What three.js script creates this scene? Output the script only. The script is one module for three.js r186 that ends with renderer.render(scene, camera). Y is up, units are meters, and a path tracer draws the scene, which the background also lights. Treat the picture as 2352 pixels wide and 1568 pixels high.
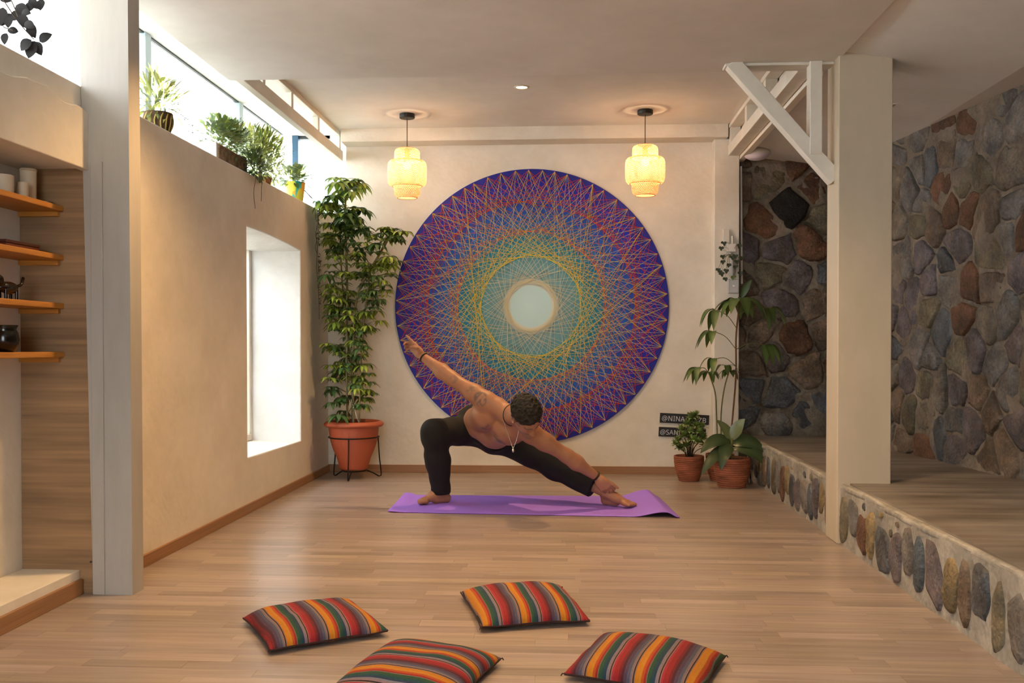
import * as THREE from 'three';
import { mergeGeometries } from 'three/addons/utils/BufferGeometryUtils.js';
import { RoundedBoxGeometry } from 'three/addons/geometries/RoundedBoxGeometry.js';

// ------------------------------------------------------------------ camera, sky, exposure
const scene = new THREE.Scene();
const FOCAL = 2200;                                              // pixels on the 2352 x 1568 frame
const camera = new THREE.PerspectiveCamera(2 * Math.atan(784 / FOCAL) * 180 / Math.PI, 2352 / 1568, 0.05, 100);
camera.position.set(0, 1.0, 0);
camera.rotation.set(-0.8 * Math.PI / 180, Math.atan(134 / FOCAL), 0, 'YXZ');
camera.setViewOffset(2352, 1568, 0, -43.7, 2352, 1568);
camera.updateProjectionMatrix();
const SKY = new THREE.Color().setRGB(0.90, 0.97, 1.0).multiplyScalar(16.5);
scene.background = SKY;
const renderer = new THREE.WebGLRenderer({ antialias: true });
renderer.toneMapping = THREE.LinearToneMapping;
renderer.toneMappingExposure = 0.82;
renderer.shadowMap.enabled = true;
const WARM = new THREE.Color().setRGB(1.0, 0.60, 0.25);
const DOWNLIGHT_CD = 14.5, PENDANT_CD = 1.0;

// ------------------------------------------------------------------ helpers
const V = (x, y, z) => new THREE.Vector3(x, y, z);
function rng(seed) { let a = seed >>> 0; return () => { a = (a + 0x6d2b79f5) | 0; let t = Math.imul(a ^ (a >>> 15), 1 | a); t = (t + Math.imul(t ^ (t >>> 7), 61 | t)) ^ t; return ((t ^ (t >>> 14)) >>> 0) / 4294967296; }; }
const lerp = (a, b, t) => a + (b - a) * t, clamp = (x, a, b) => Math.min(b, Math.max(a, x)), smooth = (a, b, x) => { const t = clamp((x - a) / (b - a), 0, 1); return t * t * (3 - 2 * t); };
const taken = {};
function numbered(n) { const k = taken[n] = (taken[n] ?? -1) + 1; return k ? n + '_' + String(k).padStart(3, '0') : n; }
function part(name, geo, mat, parent) { const m = new THREE.Mesh(geo, mat); m.name = name; m.castShadow = m.receiveShadow = true; parent.add(m); return m; }
function tag(o, label, category, group, kind) { o.userData.label = label; if (category) o.userData.category = category; if (group) o.userData.group = group; if (kind) o.userData.kind = kind; return o; }
function thing(name, label, category, group) { const o = new THREE.Group(); o.name = numbered(name); scene.add(o); return tag(o, label, category, group); }
function single(name, geo, mat, label, category, group) { return tag(part(numbered(name), geo, mat, scene), label, category, group); }
function struct(name, geo, mat, label, category) { return tag(part(name, geo, mat, scene), label, category, null, 'structure'); }
function structGroup(name, label, category) { const o = new THREE.Group(); o.name = name; scene.add(o); return tag(o, label, category, null, 'structure'); }
// uv in metres by the main direction of each face
function uvm(geo, s = 1) {
  const g = geo.index ? geo.toNonIndexed() : geo; if (!g.attributes.normal) g.computeVertexNormals();
  const p = g.attributes.position, n = g.attributes.normal, uv = new Float32Array(p.count * 2);
  for (let i = 0; i < p.count; i += 3) {
    let nx = 0, ny = 0, nz = 0; for (let k = 0; k < 3; k++) { nx += Math.abs(n.getX(i + k)); ny += Math.abs(n.getY(i + k)); nz += Math.abs(n.getZ(i + k)); }
    for (let k = i; k < i + 3; k++) { const x = p.getX(k), y = p.getY(k), z = p.getZ(k);
      const [u, v] = ny >= nx && ny >= nz ? [x, -z] : nx >= nz ? [z, y] : [x, y]; uv[2 * k] = u * s; uv[2 * k + 1] = v * s; }
  }
  g.setAttribute('uv', new THREE.BufferAttribute(uv, 2)); return g;
}
function bx(x0, x1, y0, y1, z0, z1, bev = 0) {
  const g = bev ? new RoundedBoxGeometry(x1 - x0, y1 - y0, z1 - z0, 2, bev) : new THREE.BoxGeometry(x1 - x0, y1 - y0, z1 - z0);
  g.translate((x0 + x1) / 2, (y0 + y1) / 2, (z0 + z1) / 2); return uvm(g);
}
const join = (gs) => mergeGeometries(gs.map((g) => { const h = g.index ? g.toNonIndexed() : g.clone(); for (const k of Object.keys(h.attributes)) if (!['position', 'normal', 'uv', 'color'].includes(k)) h.deleteAttribute(k); return h; }));
function beam(a, b, w, d, up = V(0, 1, 0)) {                      // bar from a to b, w across (side), d along "up"
  const dir = b.clone().sub(a), L = dir.length(); dir.normalize();
  const side = new THREE.Vector3().crossVectors(dir, up).normalize(), u2 = new THREE.Vector3().crossVectors(side, dir);
  const g = new RoundedBoxGeometry(w, d, L, 1, Math.min(w, d) * 0.06); g.applyMatrix4(new THREE.Matrix4().makeBasis(side, u2, dir.clone().negate()));
  g.translate((a.x + b.x) / 2, (a.y + b.y) / 2, (a.z + b.z) / 2); return uvm(g);
}
const tube = (pts, r, n = 12, rad = 6) => new THREE.TubeGeometry(new THREE.CatmullRomCurve3(pts), n, r, rad, false);
function lathe(prof, seg = 40) { return new THREE.LatheGeometry(prof.map(([r, y]) => new THREE.Vector2(r, y)), seg); }
function build(pos, idx, uv, col) { const g = new THREE.BufferGeometry(); g.setAttribute('position', new THREE.Float32BufferAttribute(pos, 3)); if (uv) g.setAttribute('uv', new THREE.Float32BufferAttribute(uv, 2)); if (col) g.setAttribute('color', new THREE.Float32BufferAttribute(col, 3)); g.setIndex(idx); g.computeVertexNormals(); return g; }
// value noise, 3D and periodic 2D
function h3(x, y, z) { let h = Math.imul(x, 374761393) + Math.imul(y, 668265263) + Math.imul(z, 2147483647 ^ 0x51ed27); h = Math.imul(h ^ (h >>> 13), 1274126177); return ((h ^ (h >>> 16)) >>> 0) / 4294967296; }
function noise3(x, y, z) {
  const X = Math.floor(x), Y = Math.floor(y), Z = Math.floor(z), f = (t) => t * t * (3 - 2 * t), a = f(x - X), b = f(y - Y), c = f(z - Z);
  const q = (k) => lerp(lerp(h3(X, Y, Z + k), h3(X + 1, Y, Z + k), a), lerp(h3(X, Y + 1, Z + k), h3(X + 1, Y + 1, Z + k), a), b); return lerp(q(0), q(1), c);
}
function pnoise(u, v, px, py, seed) {                            // u, v in 0..1; px x py lattice cells
  const x = u * px, y = v * py, X = Math.floor(x), Y = Math.floor(y), f = (t) => t * t * (3 - 2 * t), a = f(x - X), b = f(y - Y), w = (i, m) => ((i % m) + m) % m;
  const q = (i, j) => h3(w(X + i, px), w(Y + j, py), seed); return lerp(lerp(q(0, 0), q(1, 0), a), lerp(q(0, 1), q(1, 1), a), b);
}
function fbm(u, v, px, py, seed, oct = 4) { let s = 0, w = 0.5, t = 0; for (let o = 0; o < oct; o++) { s += w * pnoise(u, v, px << o, py << o, seed + o * 7); t += w; w *= 0.5; } return s / t; }
function tex(w, h, fn, srgb = true) {
  const d = new Uint8Array(w * h * 4);
  for (let j = 0; j < h; j++) for (let i = 0; i < w; i++) { const c = fn((i + 0.5) / w, (j + 0.5) / h), k = (j * w + i) * 4, a = typeof c === 'number' ? [c, c, c] : c; for (let m = 0; m < 3; m++) d[k + m] = clamp(a[m] * 255, 0, 255); d[k + 3] = 255; }
  const t = new THREE.DataTexture(d, w, h); t.wrapS = t.wrapT = THREE.RepeatWrapping; t.magFilter = t.minFilter = THREE.LinearFilter; t.colorSpace = srgb ? THREE.SRGBColorSpace : THREE.NoColorSpace; t.needsUpdate = true; return t;
}
function rep(t, x, y) { const c = t.clone(); c.repeat.set(x, y); c.needsUpdate = true; return c; }
const std = (color, roughness = 0.7, o = {}) => new THREE.MeshStandardMaterial({ color, roughness, side: THREE.DoubleSide, ...o });
const phys = (color, roughness, o = {}) => new THREE.MeshPhysicalMaterial({ color, roughness, side: THREE.DoubleSide, ...o });

// ------------------------------------------------------------------ textures and materials
const tPlaster = tex(512, 512, (u, v) => { const a = fbm(u, v, 4, 4, 3, 5), b = fbm(u, v, 24, 24, 9, 3); const k = 0.90 + 0.10 * a + 0.03 * (b - 0.5); return [k, k * 0.995, k * (0.98 + 0.02 * a)]; });
const tPlasterBump = tex(512, 512, (u, v) => 0.75 * fbm(u, v, 5, 5, 21, 4) + 0.25 * fbm(u, v, 40, 40, 5, 2), false);
const tGrain = tex(1024, 512, (u, v) => { const wv = fbm(u, v, 3, 10, 4, 3), a = fbm(u, v, 4, 48, 11, 3), b = fbm(u, v + wv * 0.04, 6, 120, 17, 2); const k = 0.80 + 0.17 * a + 0.10 * (b - 0.5) - 0.10 * Math.max(0, wv - 0.6); return [k, k * (0.965 + 0.03 * a), k * (0.93 + 0.05 * a)]; });
const tPanel = tex(1024, 1024, (u, v) => { const a = fbm(u, v, 2, 60, 31, 3), b = fbm(u, v, 3, 16, 37, 3), c = fbm(u, v, 4, 200, 41, 1); const k = 0.62 + 0.26 * a + 0.22 * (b - 0.5) + 0.06 * c; return [k, k * 0.96, k * 0.90]; });
const tStone = tex(512, 512, (u, v) => { const a = fbm(u, v, 6, 6, 51, 5), b = fbm(u, v, 50, 50, 57, 2), c = fbm(u, v, 10, 10, 61, 3); const k = 0.45 + 0.6 * a + 0.22 * (b - 0.5); return [k * (0.95 + 0.12 * c), k, k * (1.05 - 0.14 * c)]; });
const tStoneBump = tex(512, 512, (u, v) => 0.6 * fbm(u, v, 10, 10, 71, 5) + 0.4 * fbm(u, v, 60, 60, 75, 2), false);
const tMortar = tex(512, 512, (u, v) => { const a = fbm(u, v, 8, 8, 81, 5), b = fbm(u, v, 64, 64, 87, 2); const k = 0.62 + 0.4 * a + 0.14 * (b - 0.5); return [k, k * 0.98, k * 0.94]; });
const tFine = tex(256, 256, (u, v) => fbm(u, v, 64, 64, 91, 2), false);
const tConcrete = tex(1024, 512, (u, v) => { const a = fbm(u, v, 3, 30, 101, 4), b = fbm(u, v, 6, 8, 107, 4); const k = 0.60 + 0.34 * a + 0.26 * (b - 0.5); return [k, k * (0.95 + 0.05 * b), k * (0.9 + 0.1 * b)]; });

const M = {
  plaster: std('#e8e0d2', 0.9, { map: tPlaster, bumpMap: tPlasterBump, bumpScale: 0.006 }),
  ceiling: std('#e6e4e0', 0.92, { map: rep(tPlaster, 0.5, 0.5), bumpMap: tPlasterBump, bumpScale: 0.002 }),
  white: std('#e9e4d8', 0.55, { map: rep(tPlaster, 1.5, 1.5) }),
  reveal: std('#eef0ef', 0.8, { map: tPlaster, bumpMap: tPlasterBump, bumpScale: 0.006 }),
  postpaint: std('#cdbfa8', 0.6, { map: rep(tPlaster, 1, 0.4) }),
  greypaint: std('#b3aea6', 0.6, { map: rep(tPlaster, 3, 0.5) }),
  skirting: std('#a87d58', 0.5, { map: rep(tGrain, 0.6, 4) }),
  shelfwood: std('#c98a3c', 0.5, { map: rep(tGrain, 2, 6) }),
  panel: std('#b59472', 0.6, { map: rep(tPanel, 1.0, 0.9) }),
  mortar: std('#90867c', 0.95, { map: tMortar, bumpMap: tStoneBump, bumpScale: 0.02 }),
  mortarLight: std('#bab7b3', 0.9, { map: tMortar, bumpMap: tStoneBump, bumpScale: 0.01 }),
  steptop: std('#a29a92', 0.55, { map: rep(tConcrete, 0.6, 0.8) }),
  black: std('#15130f', 0.45), blackmetal: std('#1c1a17', 0.45, { metalness: 0.6 }),
  terracotta: std('#b4583a', 0.5, { bumpMap: rep(tFine, 3, 3), bumpScale: 0.0006 }),
  clay: std('#b0674a', 0.75, { map: rep(tMortar, 1, 1), bumpMap: rep(tFine, 2, 2), bumpScale: 0.0008 }),
  soil: std('#2a1c12', 1), stem: std('#6c6a3a', 0.7), bark: std('#8a7a58', 0.8), darkstem: std('#3a2c1c', 0.8),
  glass: phys('#ffffff', 0.02, { transmission: 1, thickness: 0, ior: 1.45 }),
  alu: std('#a9bac0', 0.4, { metalness: 0.3 }), bluepost: std('#1f4a66', 0.4), gasket: std('#22282a', 0.6),
  chrome: std('#c8ccd2', 0.15, { metalness: 1 }),
  plastic: std('#d9d2c6', 0.4),
};

// ------------------------------------------------------------------ THE SETTING
const ZB = -7.587, XL = -1.94;
// floor: slab and wooden strips running across the room
{
  const floor = struct('floor', bx(-2.5, 1.5, -0.2, -0.010, -7.9, 1.5), M.mortar, 'pale wooden strip floor of the yoga room', 'floor');
  const strip = std('#ffffff', 0.30, { map: rep(tGrain, 1, 1), vertexColors: true, bumpMap: rep(tGrain, 1, 1), bumpScale: 0.0003 });
  const r = rng(11), ROW = 0.071, far = []; let n = 0;
  for (let k = 0; ; k++) {
    const z1 = -2.62 - k * ROW, z0 = z1 - ROW + 0.0006; if (z1 < -7.58) break;
    let x = -2.32 - r() * 0.5;
    while (x < 1.40) {
      const L = 0.32 + r() * 0.38, x0 = Math.max(x, -2.32), x1 = Math.min(x + L, 1.40) - 0.0006; x += L; if (x1 - x0 < 0.02) continue;
      const g = new THREE.BoxGeometry(x1 - x0, 0.010, z1 - z0); g.translate((x0 + x1) / 2, -0.005, (z0 + z1) / 2);
      const t = r(), w = r() * 0.9, base = [0.43, 0.358, 0.332], c = base.map((b, i) => b * (0.80 + 0.34 * t) * (i === 2 ? 0.92 + 0.12 * w : 1));
      const p = g.attributes.position, uv = g.attributes.uv, ou = r(), ov = r(), col = new Float32Array(p.count * 3);
      for (let i = 0; i < p.count; i++) { uv.setXY(i, p.getX(i) * 0.9 + ou, p.getZ(i) * 1.6 + ov); col.set(c, i * 3); }
      g.setAttribute('color', new THREE.BufferAttribute(col, 3));
      if (n < 290 && x1 > -2.0) { part('floor_strip', g, strip, floor); n++; } else far.push(g);
    }
  }
  for (let k = 0; k < 14; k++) { const z1 = -2.62 + (k + 1) * 0.29, g = new THREE.BoxGeometry(3.72, 0.010, 0.2895); g.translate(-0.46, -0.005, z1 - 0.145); const p = g.attributes.position, col = new Float32Array(p.count * 3); for (let i = 0; i < p.count; i++) { g.attributes.uv.setXY(i, p.getX(i) * 0.9, p.getZ(i) * 1.6); col.set([0.39, 0.325, 0.30], i * 3); } g.setAttribute('color', new THREE.BufferAttribute(col, 3)); far.push(g); }
  const f = part('distant_floor_strips', join(far), strip, floor); f.userData.kind = 'stuff';
}
// left wall with its deep window and the plant ledge on top
{
  const s = new THREE.Shape([[-7.587, 0], [-3.80, 0], [-3.80, 2.045], [-5.2, 2.048], [-7.587, 2.065]].map((p) => new THREE.Vector2(...p)));
  const hole = new THREE.Path(); hole.moveTo(-6.80, 0.325); hole.lineTo(-5.66, 0.335); hole.lineTo(-5.655, 1.725); hole.quadraticCurveTo(-6.3, 1.728, -6.80, 1.692); hole.lineTo(-6.80, 0.325); s.holes.push(hole);
  const g = new THREE.ExtrudeGeometry(s, { depth: 0.40, bevelEnabled: true, bevelThickness: 0.008, bevelSize: 0.008, bevelOffset: -0.008, bevelSegments: 2, curveSegments: 16 });
  g.rotateY(-Math.PI / 2); g.translate(XL - 0.008, 0, 0);
  const groups = g.groups.map((q) => ({ ...q })), ng = uvm(g); ng.clearGroups(); for (const q of groups) ng.addGroup(q.start, q.count, q.materialIndex);
  const w = new THREE.Mesh(ng, [M.plaster, M.reveal]); w.name = 'wall_left'; w.castShadow = w.receiveShadow = true; scene.add(w);
  tag(w, 'cream plastered wall pierced by a deep white window', 'wall', null, 'structure');
  const win = structGroup('window_1', 'tall window set deep in the cream plastered wall', 'window');
  part('pane', bx(-2.322, -2.318, 0.34, 1.74, -6.79, -5.67), M.glass, win);
  for (const [a, b, c, d] of [[0.33, 0.375, -6.8, -5.655], [1.70, 1.745, -6.8, -5.655]]) part('frame_rail', bx(-2.34, -2.30, a, b, c, d, 0.004), M.white, win);
  for (const z of [-6.80, -5.70]) part('frame_stile', bx(-2.34, -2.30, 0.375, 1.70, z, z + 0.045, 0.004), M.white, win);
}
// clerestory glazing over the ledge
{
  const win = structGroup('window_2', 'long strip of clerestory glass above the plant ledge', 'window');
  const zs = [-7.60, -6.566, -5.09, -3.62, -2.2, -1.2];
  for (let i = 0; i < 5; i++) part('pane', bx(-2.312, -2.308, 2.06, 2.69, zs[i] + 0.03, zs[i + 1] - 0.03), M.glass, win);
  for (let i = 1; i < 6; i++) { part('mullion', bx(-2.335, -2.285, 2.05, 2.70, zs[i] - 0.035, zs[i] + 0.035, 0.004), M.alu, win); }
  part('top_gasket', bx(-2.32, -2.295, 2.692, 2.70, -7.55, -1.2), M.gasket, win);
  part('corner_post', bx(-2.235, -2.185, 2.05, 2.70, -7.66, -7.60, 0.003), M.bluepost, win);
}
{
  const win = structGroup('window_3', 'small end window over the ledge beside the back wall', 'window');
  part('pane', bx(-2.19, -1.965, 2.09, 2.68, -7.652, -7.648), M.glass, win);
  part('frame_stile', bx(-1.975, -1.93, 2.06, 2.70, -7.68, -7.62, 0.003), M.alu, win);
  part('frame_rail', bx(-2.20, -1.93, 2.675, 2.70, -7.68, -7.62), M.gasket, win);
  part('side_panel', bx(-1.93, -1.79, 2.06, 2.70, -7.68, -7.62), M.reveal, win);
}
// back wall, cornice beam, jamb
struct('wall_back', join([bx(-2.34, 1.30, 0, 2.065, -7.9, ZB), bx(-1.79, 1.30, 2.065, 2.85, -7.9, ZB)]), M.plaster, 'cream plastered end wall behind the round mural', 'wall');
struct('trim_1', bx(-1.79, 1.20, 2.600, 2.71, ZB - 0.01, -7.397, 0.006), M.plaster, 'plain plastered beam between the end wall and the ceiling', 'beam');
struct('trim_2', bx(1.102, 1.295, 0, 2.60, ZB - 0.01, -7.457, 0.008), M.plaster, 'plastered jamb beside the dark stone recess', 'pilaster');
// ceilings
struct('ceiling', bx(-2.6, 1.45, 2.70, 2.86, -7.9, 1.6), M.ceiling, 'higher white ceiling carrying the two pendant lamps', 'ceiling');
struct('ceiling_front', bx(-1.88, 1.37, 2.47, 2.60, -5.20, 1.5), M.ceiling, 'lowered plain ceiling over the near half of the room', 'ceiling');
{
  const s = new THREE.Shape([[1.335, 2.495], [2.2, 2.365], [3.6, 2.365], [3.6, 2.86], [1.335, 2.86]].map((p) => new THREE.Vector2(...p)));
  const g = new THREE.ExtrudeGeometry(s, { depth: 9.5, bevelEnabled: false }); g.translate(0, 0, -7.95);
  struct('ceiling_alcove', uvm(g), M.ceiling, 'shaded ceiling over the raised stone platform', 'ceiling');
}
struct('trim_3', bx(1.295, 1.34, 2.44, 2.71, -7.6, -5.20), M.plaster, 'pale fascia panel behind the white truss by the recess', 'fascia');
struct('wall_rear', join([bx(-2.6, -1.45, -0.2, 2.86, 1.3, 1.6), bx(0.0, 3.7, -0.2, 2.86, 1.3, 1.6), bx(-1.45, 0.0, -0.2, 0.35, 1.3, 1.6), bx(-1.45, 0.0, 2.30, 2.86, 1.3, 1.6)]), M.plaster, 'plastered wall behind the viewer with an added wide window', 'wall');
{
  const win = structGroup('window_4', 'wide window added behind the viewer for fill daylight', 'window');  // unseen window, added for neutral daylight on the near surfaces
  for (const x of [-1.45, -0.725]) part('pane', bx(x + 0.03, x + 0.70, 0.38, 2.27, 1.448, 1.452), M.glass, win);
  for (const x of [-1.45, -0.7475, -0.045]) part('frame_stile', bx(x, x + 0.045, 0.35, 2.30, 1.42, 1.48, 0.004), M.white, win);
  for (const y of [0.35, 2.255]) part('frame_rail', bx(-1.45, 0.0, y, y + 0.045, 1.42, 1.48, 0.004), M.white, win);
}
// near left: niche wall, parapet, column
struct('wall_niche', join([bx(-2.5, -2.23, 0, 1.74, -3.80, -1.2), bx(-2.5, XL, 0, 2.05, -1.2, 1.4), bx(-2.5, XL, 2.05, 2.75, -1.2, 1.4)]), M.plaster, 'plastered wall at the back of the shelf niche', 'wall');
struct('trim_4', bx(-2.34, -1.965, 1.72, 2.05, -3.78, -1.2, 0.006), M.plaster, 'plastered parapet above the shelf niche', 'parapet');
{
  const pts = [[-1.2, 1.715], [-1.2, 1.93]]; // along z: uneven moulded top edge
  for (let i = 0; i <= 60; i++) { const z = lerp(-1.2, -3.795, i / 60); let y = 1.935; for (const [c, h, w] of [[-3.32, 0.022, 0.06], [-3.44, 0.03, 0.07], [-3.68, 0.014, 0.05], [-2.6, 0.02, 0.07], [-2.2, 0.02, 0.08]]) y += h * Math.exp(-(((z - c) / w) ** 2)); pts.push([z, y]); }
  pts.push([-3.795, 1.715]);
  const g = new THREE.ExtrudeGeometry(new THREE.Shape(pts.map((p) => new THREE.Vector2(...p))), { depth: 0.03, bevelEnabled: true, bevelSize: 0.004, bevelThickness: 0.004, bevelSegments: 2 });
  g.rotateY(-Math.PI / 2); g.translate(-1.938, 0, 0);
  struct('trim_5', uvm(g), M.plaster, 'plaster box front with an uneven top edge over the shelves', 'moulding');
}
{
  const col = structGroup('pillar_left', 'tall square pillar painted cream beside the shelf niche', 'pillar');
  const g = new THREE.BoxGeometry(0.205, 2.72, 0.10); g.translate(0, 1.36, 0); const p = g.attributes.position;
  for (let i = 0; i < p.count; i++) { const y = p.getY(i), t = y / 2.39; p.setX(i, p.getX(i) > 0 ? lerp(-1.762, -1.768, t) : lerp(-1.925, -1.97, t)); p.setZ(i, p.getZ(i) - 3.80); }
  g.computeVertexNormals(); part('shaft', uvm(g), M.greypaint, col);
  part('casing', bx(-1.925, -1.875, 0, 1.745, -3.765, -3.744, 0.003), M.greypaint, col);
}
struct('baseboard_left', bx(XL - 0.005, XL + 0.014, 0.0, 0.056, ZB, -3.85, 0.002), M.skirting, 'low brown wooden skirting along the plastered window wall', 'skirting');
struct('baseboard_back', bx(XL, 1.10, 0.0, 0.060, ZB - 0.005, ZB + 0.014, 0.002), M.skirting, 'low brown wooden skirting under the mural', 'skirting');
// outside ground
struct('ground', join([bx(-14, -2.62, -0.4, -0.25, -20, 14), bx(-2.62, 10, -0.4, -0.25, 1.62, 14)]), std('#ece9e2', 0.9, { map: tMortar }), 'pale paved ground outside the windows', 'ground');

struct('added_wall_outside', bx(-3.25, -3.0, -0.3, 2.02, -7.7, -4.9), std('#e6e5e1', 0.9, { map: tMortar }), 'pale wall added outside the deep window to shade its reveal', 'wall');  // unseen wall, added to block sky and soften the reveal

// ------------------------------------------------------------------ stone walls: every stone is a part
const stoneTones = { grey: '#86827f', purple: '#7d7376', brown: '#857465', olive: '#847c68', slate: '#646970', rust: '#7d5a45', pale: '#8f8578', black: '#1a1919', blue: '#5f6c78', tan: '#a3906a' };
const stoneMat = {}; for (const [k, c] of Object.entries(stoneTones)) stoneMat[k] = std(c, k === 'blue' || k === 'slate' ? 0.55 : 0.8, { map: tStone, bumpMap: tStoneBump, bumpScale: 0.014 });
function stoneGeo(poly, thick, frame, r, jag = 0.012) {
  // poly: outline in wall coordinates; rings step out of the mortar and dome over
  let q = poly; for (let k = 0; k < 2; k++) { const o = [], e = k ? 0.25 : 0.14; for (let i = 0; i < q.length; i++) { const a = q[i], b = q[(i + 1) % q.length]; o.push([lerp(a[0], b[0], e), lerp(a[1], b[1], e)], [lerp(a[0], b[0], 1 - e), lerp(a[1], b[1], 1 - e)]); } q = o; }
  q = q.map(([x, y]) => [x + (noise3(x * 30, y * 30, 1) - 0.5) * jag, y + (noise3(x * 30, y * 30, 8) - 0.5) * jag]);
  if (q.length > 26) q = q.filter((_, i) => i % 2 === 0);
  const cx = q.reduce((s, p) => s + p[0], 0) / q.length, cy = q.reduce((s, p) => s + p[1], 0) / q.length, n = q.length, pos = [], uv = [], idx = [], sd = r() * 50;
  const tx = (r() - 0.5) * 0.6, ty = (r() - 0.5) * 0.6;
  const put = (u, v, d) => { const P = frame.O.clone().addScaledVector(frame.U, u).addScaledVector(frame.Vv, v).addScaledVector(frame.N, d); pos.push(P.x, P.y, P.z); uv.push(u * 1.6 + sd, v * 1.6 + sd * 0.7); };
  for (const [s, d] of [[1, -0.02], [0.97, 0.45], [0.78, 0.9]]) for (const [u, v] of q) { const x = cx + (u - cx) * s, y = cy + (v - cy) * s, wob = (noise3(u * 14 + sd, v * 14, s * 3) - 0.5) * 0.7; put(x, y, d <= 0 ? d : thick * clamp(d + wob * d + (x - cx) * tx * 3 + (y - cy) * ty * 3, 0.12, 1.8)); }
  put(cx, cy, thick * (0.9 + (r() - 0.5) * 0.3));
  for (let k = 0; k < 2; k++) for (let i = 0; i < n; i++) { const a = k * n + i, b = k * n + (i + 1) % n; idx.push(a, b, a + n, b, b + n, a + n); }
  for (let i = 0; i < n; i++) idx.push(2 * n + i, 2 * n + (i + 1) % n, 3 * n);
  return build(pos, idx, uv);
}
function voronoi(W, H, sx, sy, gap, r) {
  const seeds = []; for (let j = -1; j * sy < H + sy; j++) for (let i = -1; i * sx < W + sx; i++) seeds.push([(i + 0.5 * (j & 1) + 0.5 + (r() - 0.5) * 0.85) * sx, (j + 0.5 + (r() - 0.5) * 0.8) * sy]);
  const out = [];
  for (const s of seeds) {
    if (s[0] < 0 || s[0] > W || s[1] < 0 || s[1] > H) continue;
    let p = [[0, 0], [W, 0], [W, H], [0, H]]; const g = gap * (0.6 + r() * 0.9);
    for (const o of seeds) {
      if (o === s) continue; const dx = o[0] - s[0], dy = o[1] - s[1], d = Math.hypot(dx, dy); if (d > 3 * Math.max(sx, sy)) continue;
      const nx = dx / d, ny = dy / d, lim = d / 2 - g, f = (q) => (q[0] - s[0]) * nx + (q[1] - s[1]) * ny - lim, np = [];
      for (let i = 0; i < p.length; i++) { const a = p[i], b = p[(i + 1) % p.length], fa = f(a), fb = f(b); if (fa <= 0) np.push(a); if (fa * fb < 0) { const t = fa / (fa - fb); np.push([lerp(a[0], b[0], t), lerp(a[1], b[1], t)]); } } p = np; if (p.length < 3) break;
    }
    if (p.length >= 3) out.push(p);
  }
  return out;
}
function mortarFace(frame, W, H, n, m, amp, seed) {
  const pos = [], uv = [], idx = []; for (let j = 0; j <= m; j++) for (let i = 0; i <= n; i++) { const u = W * i / n, v = H * j / m, P = frame.O.clone().addScaledVector(frame.U, u).addScaledVector(frame.Vv, v).addScaledVector(frame.N, (noise3(u * 7, v * 7, seed) - 0.5) * amp + (noise3(u * 23, v * 23, seed + 4) - 0.5) * amp * 0.5); pos.push(P.x, P.y, P.z); uv.push(u, v); }
  for (let j = 0; j < m; j++) for (let i = 0; i < n; i++) { const a = j * (n + 1) + i; idx.push(a, a + 1, a + n + 1, a + 1, a + n + 2, a + n + 1); } return build(pos, idx, uv);
}
{
  const U = V(0.125, 0, 0.992).normalize(), frame = { O: V(2.03, 0.29, -7.62), U, Vv: V(0, 1, 0), N: V(-U.z, 0, U.x) };
  const back = bx(0, 9.2, 0, 2.5, 0.03, 0.35); back.applyMatrix4(new THREE.Matrix4().makeBasis(U, V(0, 1, 0), frame.N.clone().negate())); back.translate(2.03, -0.1, -7.62);
  const wall = struct('wall_right', join([mortarFace(frame, 9.2, 2.2, 180, 44, 0.035, 3), back]), M.mortar, 'rough rubble stone wall above the raised platform', 'wall');
  const r = rng(5), tones = ['grey', 'purple', 'brown', 'olive', 'grey', 'purple', 'pale', 'slate', 'rust', 'brown', 'grey'];
  for (const p of voronoi(5.2, 2.12, 0.225, 0.195, 0.007, r)) part('stone', stoneGeo(p, 0.004 + r() * 0.020, frame, r, 0.03), stoneMat[tones[Math.floor(r() * tones.length)]], wall);
}
{
  const frame = { O: V(1.24, 0.29, -7.60), U: V(1, 0, 0), Vv: V(0, 1, 0), N: V(0, 0, 1) };
  const wall = struct('wall_recess', join([mortarFace(frame, 1.0, 2.25, 30, 60, 0.05, 7), bx(1.24, 2.4, -0.2, 2.86, -7.95, -7.63)]), M.mortar, 'dark rubble stone wall at the end of the recess', 'wall');
  const r = rng(9), tones = ['rust', 'brown', 'brown', 'slate', 'purple', 'rust', 'olive', 'brown'];
  const polys = voronoi(0.92, 2.2, 0.24, 0.23, 0.010, r);
  let best = 0, bd = 9; polys.forEach((p, i) => { const cx = p.reduce((s, q) => s + q[0], 0) / p.length, cy = p.reduce((s, q) => s + q[1], 0) / p.length, d = Math.hypot(cx - 0.50, cy - 1.76); if (d < bd) { bd = d; best = i; } });
  polys.forEach((p, i) => { const low = p.reduce((s, q) => s + q[1], 0) / p.length < 0.4; const m = i === best ? 'black' : low ? ['slate', 'grey', 'purple', 'slate'][Math.floor(r() * 4)] : tones[Math.floor(r() * tones.length)]; part('stone', stoneGeo(p, 0.012 + r() * 0.04, frame, r, 0.035), stoneMat[m], wall); });
}
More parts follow.
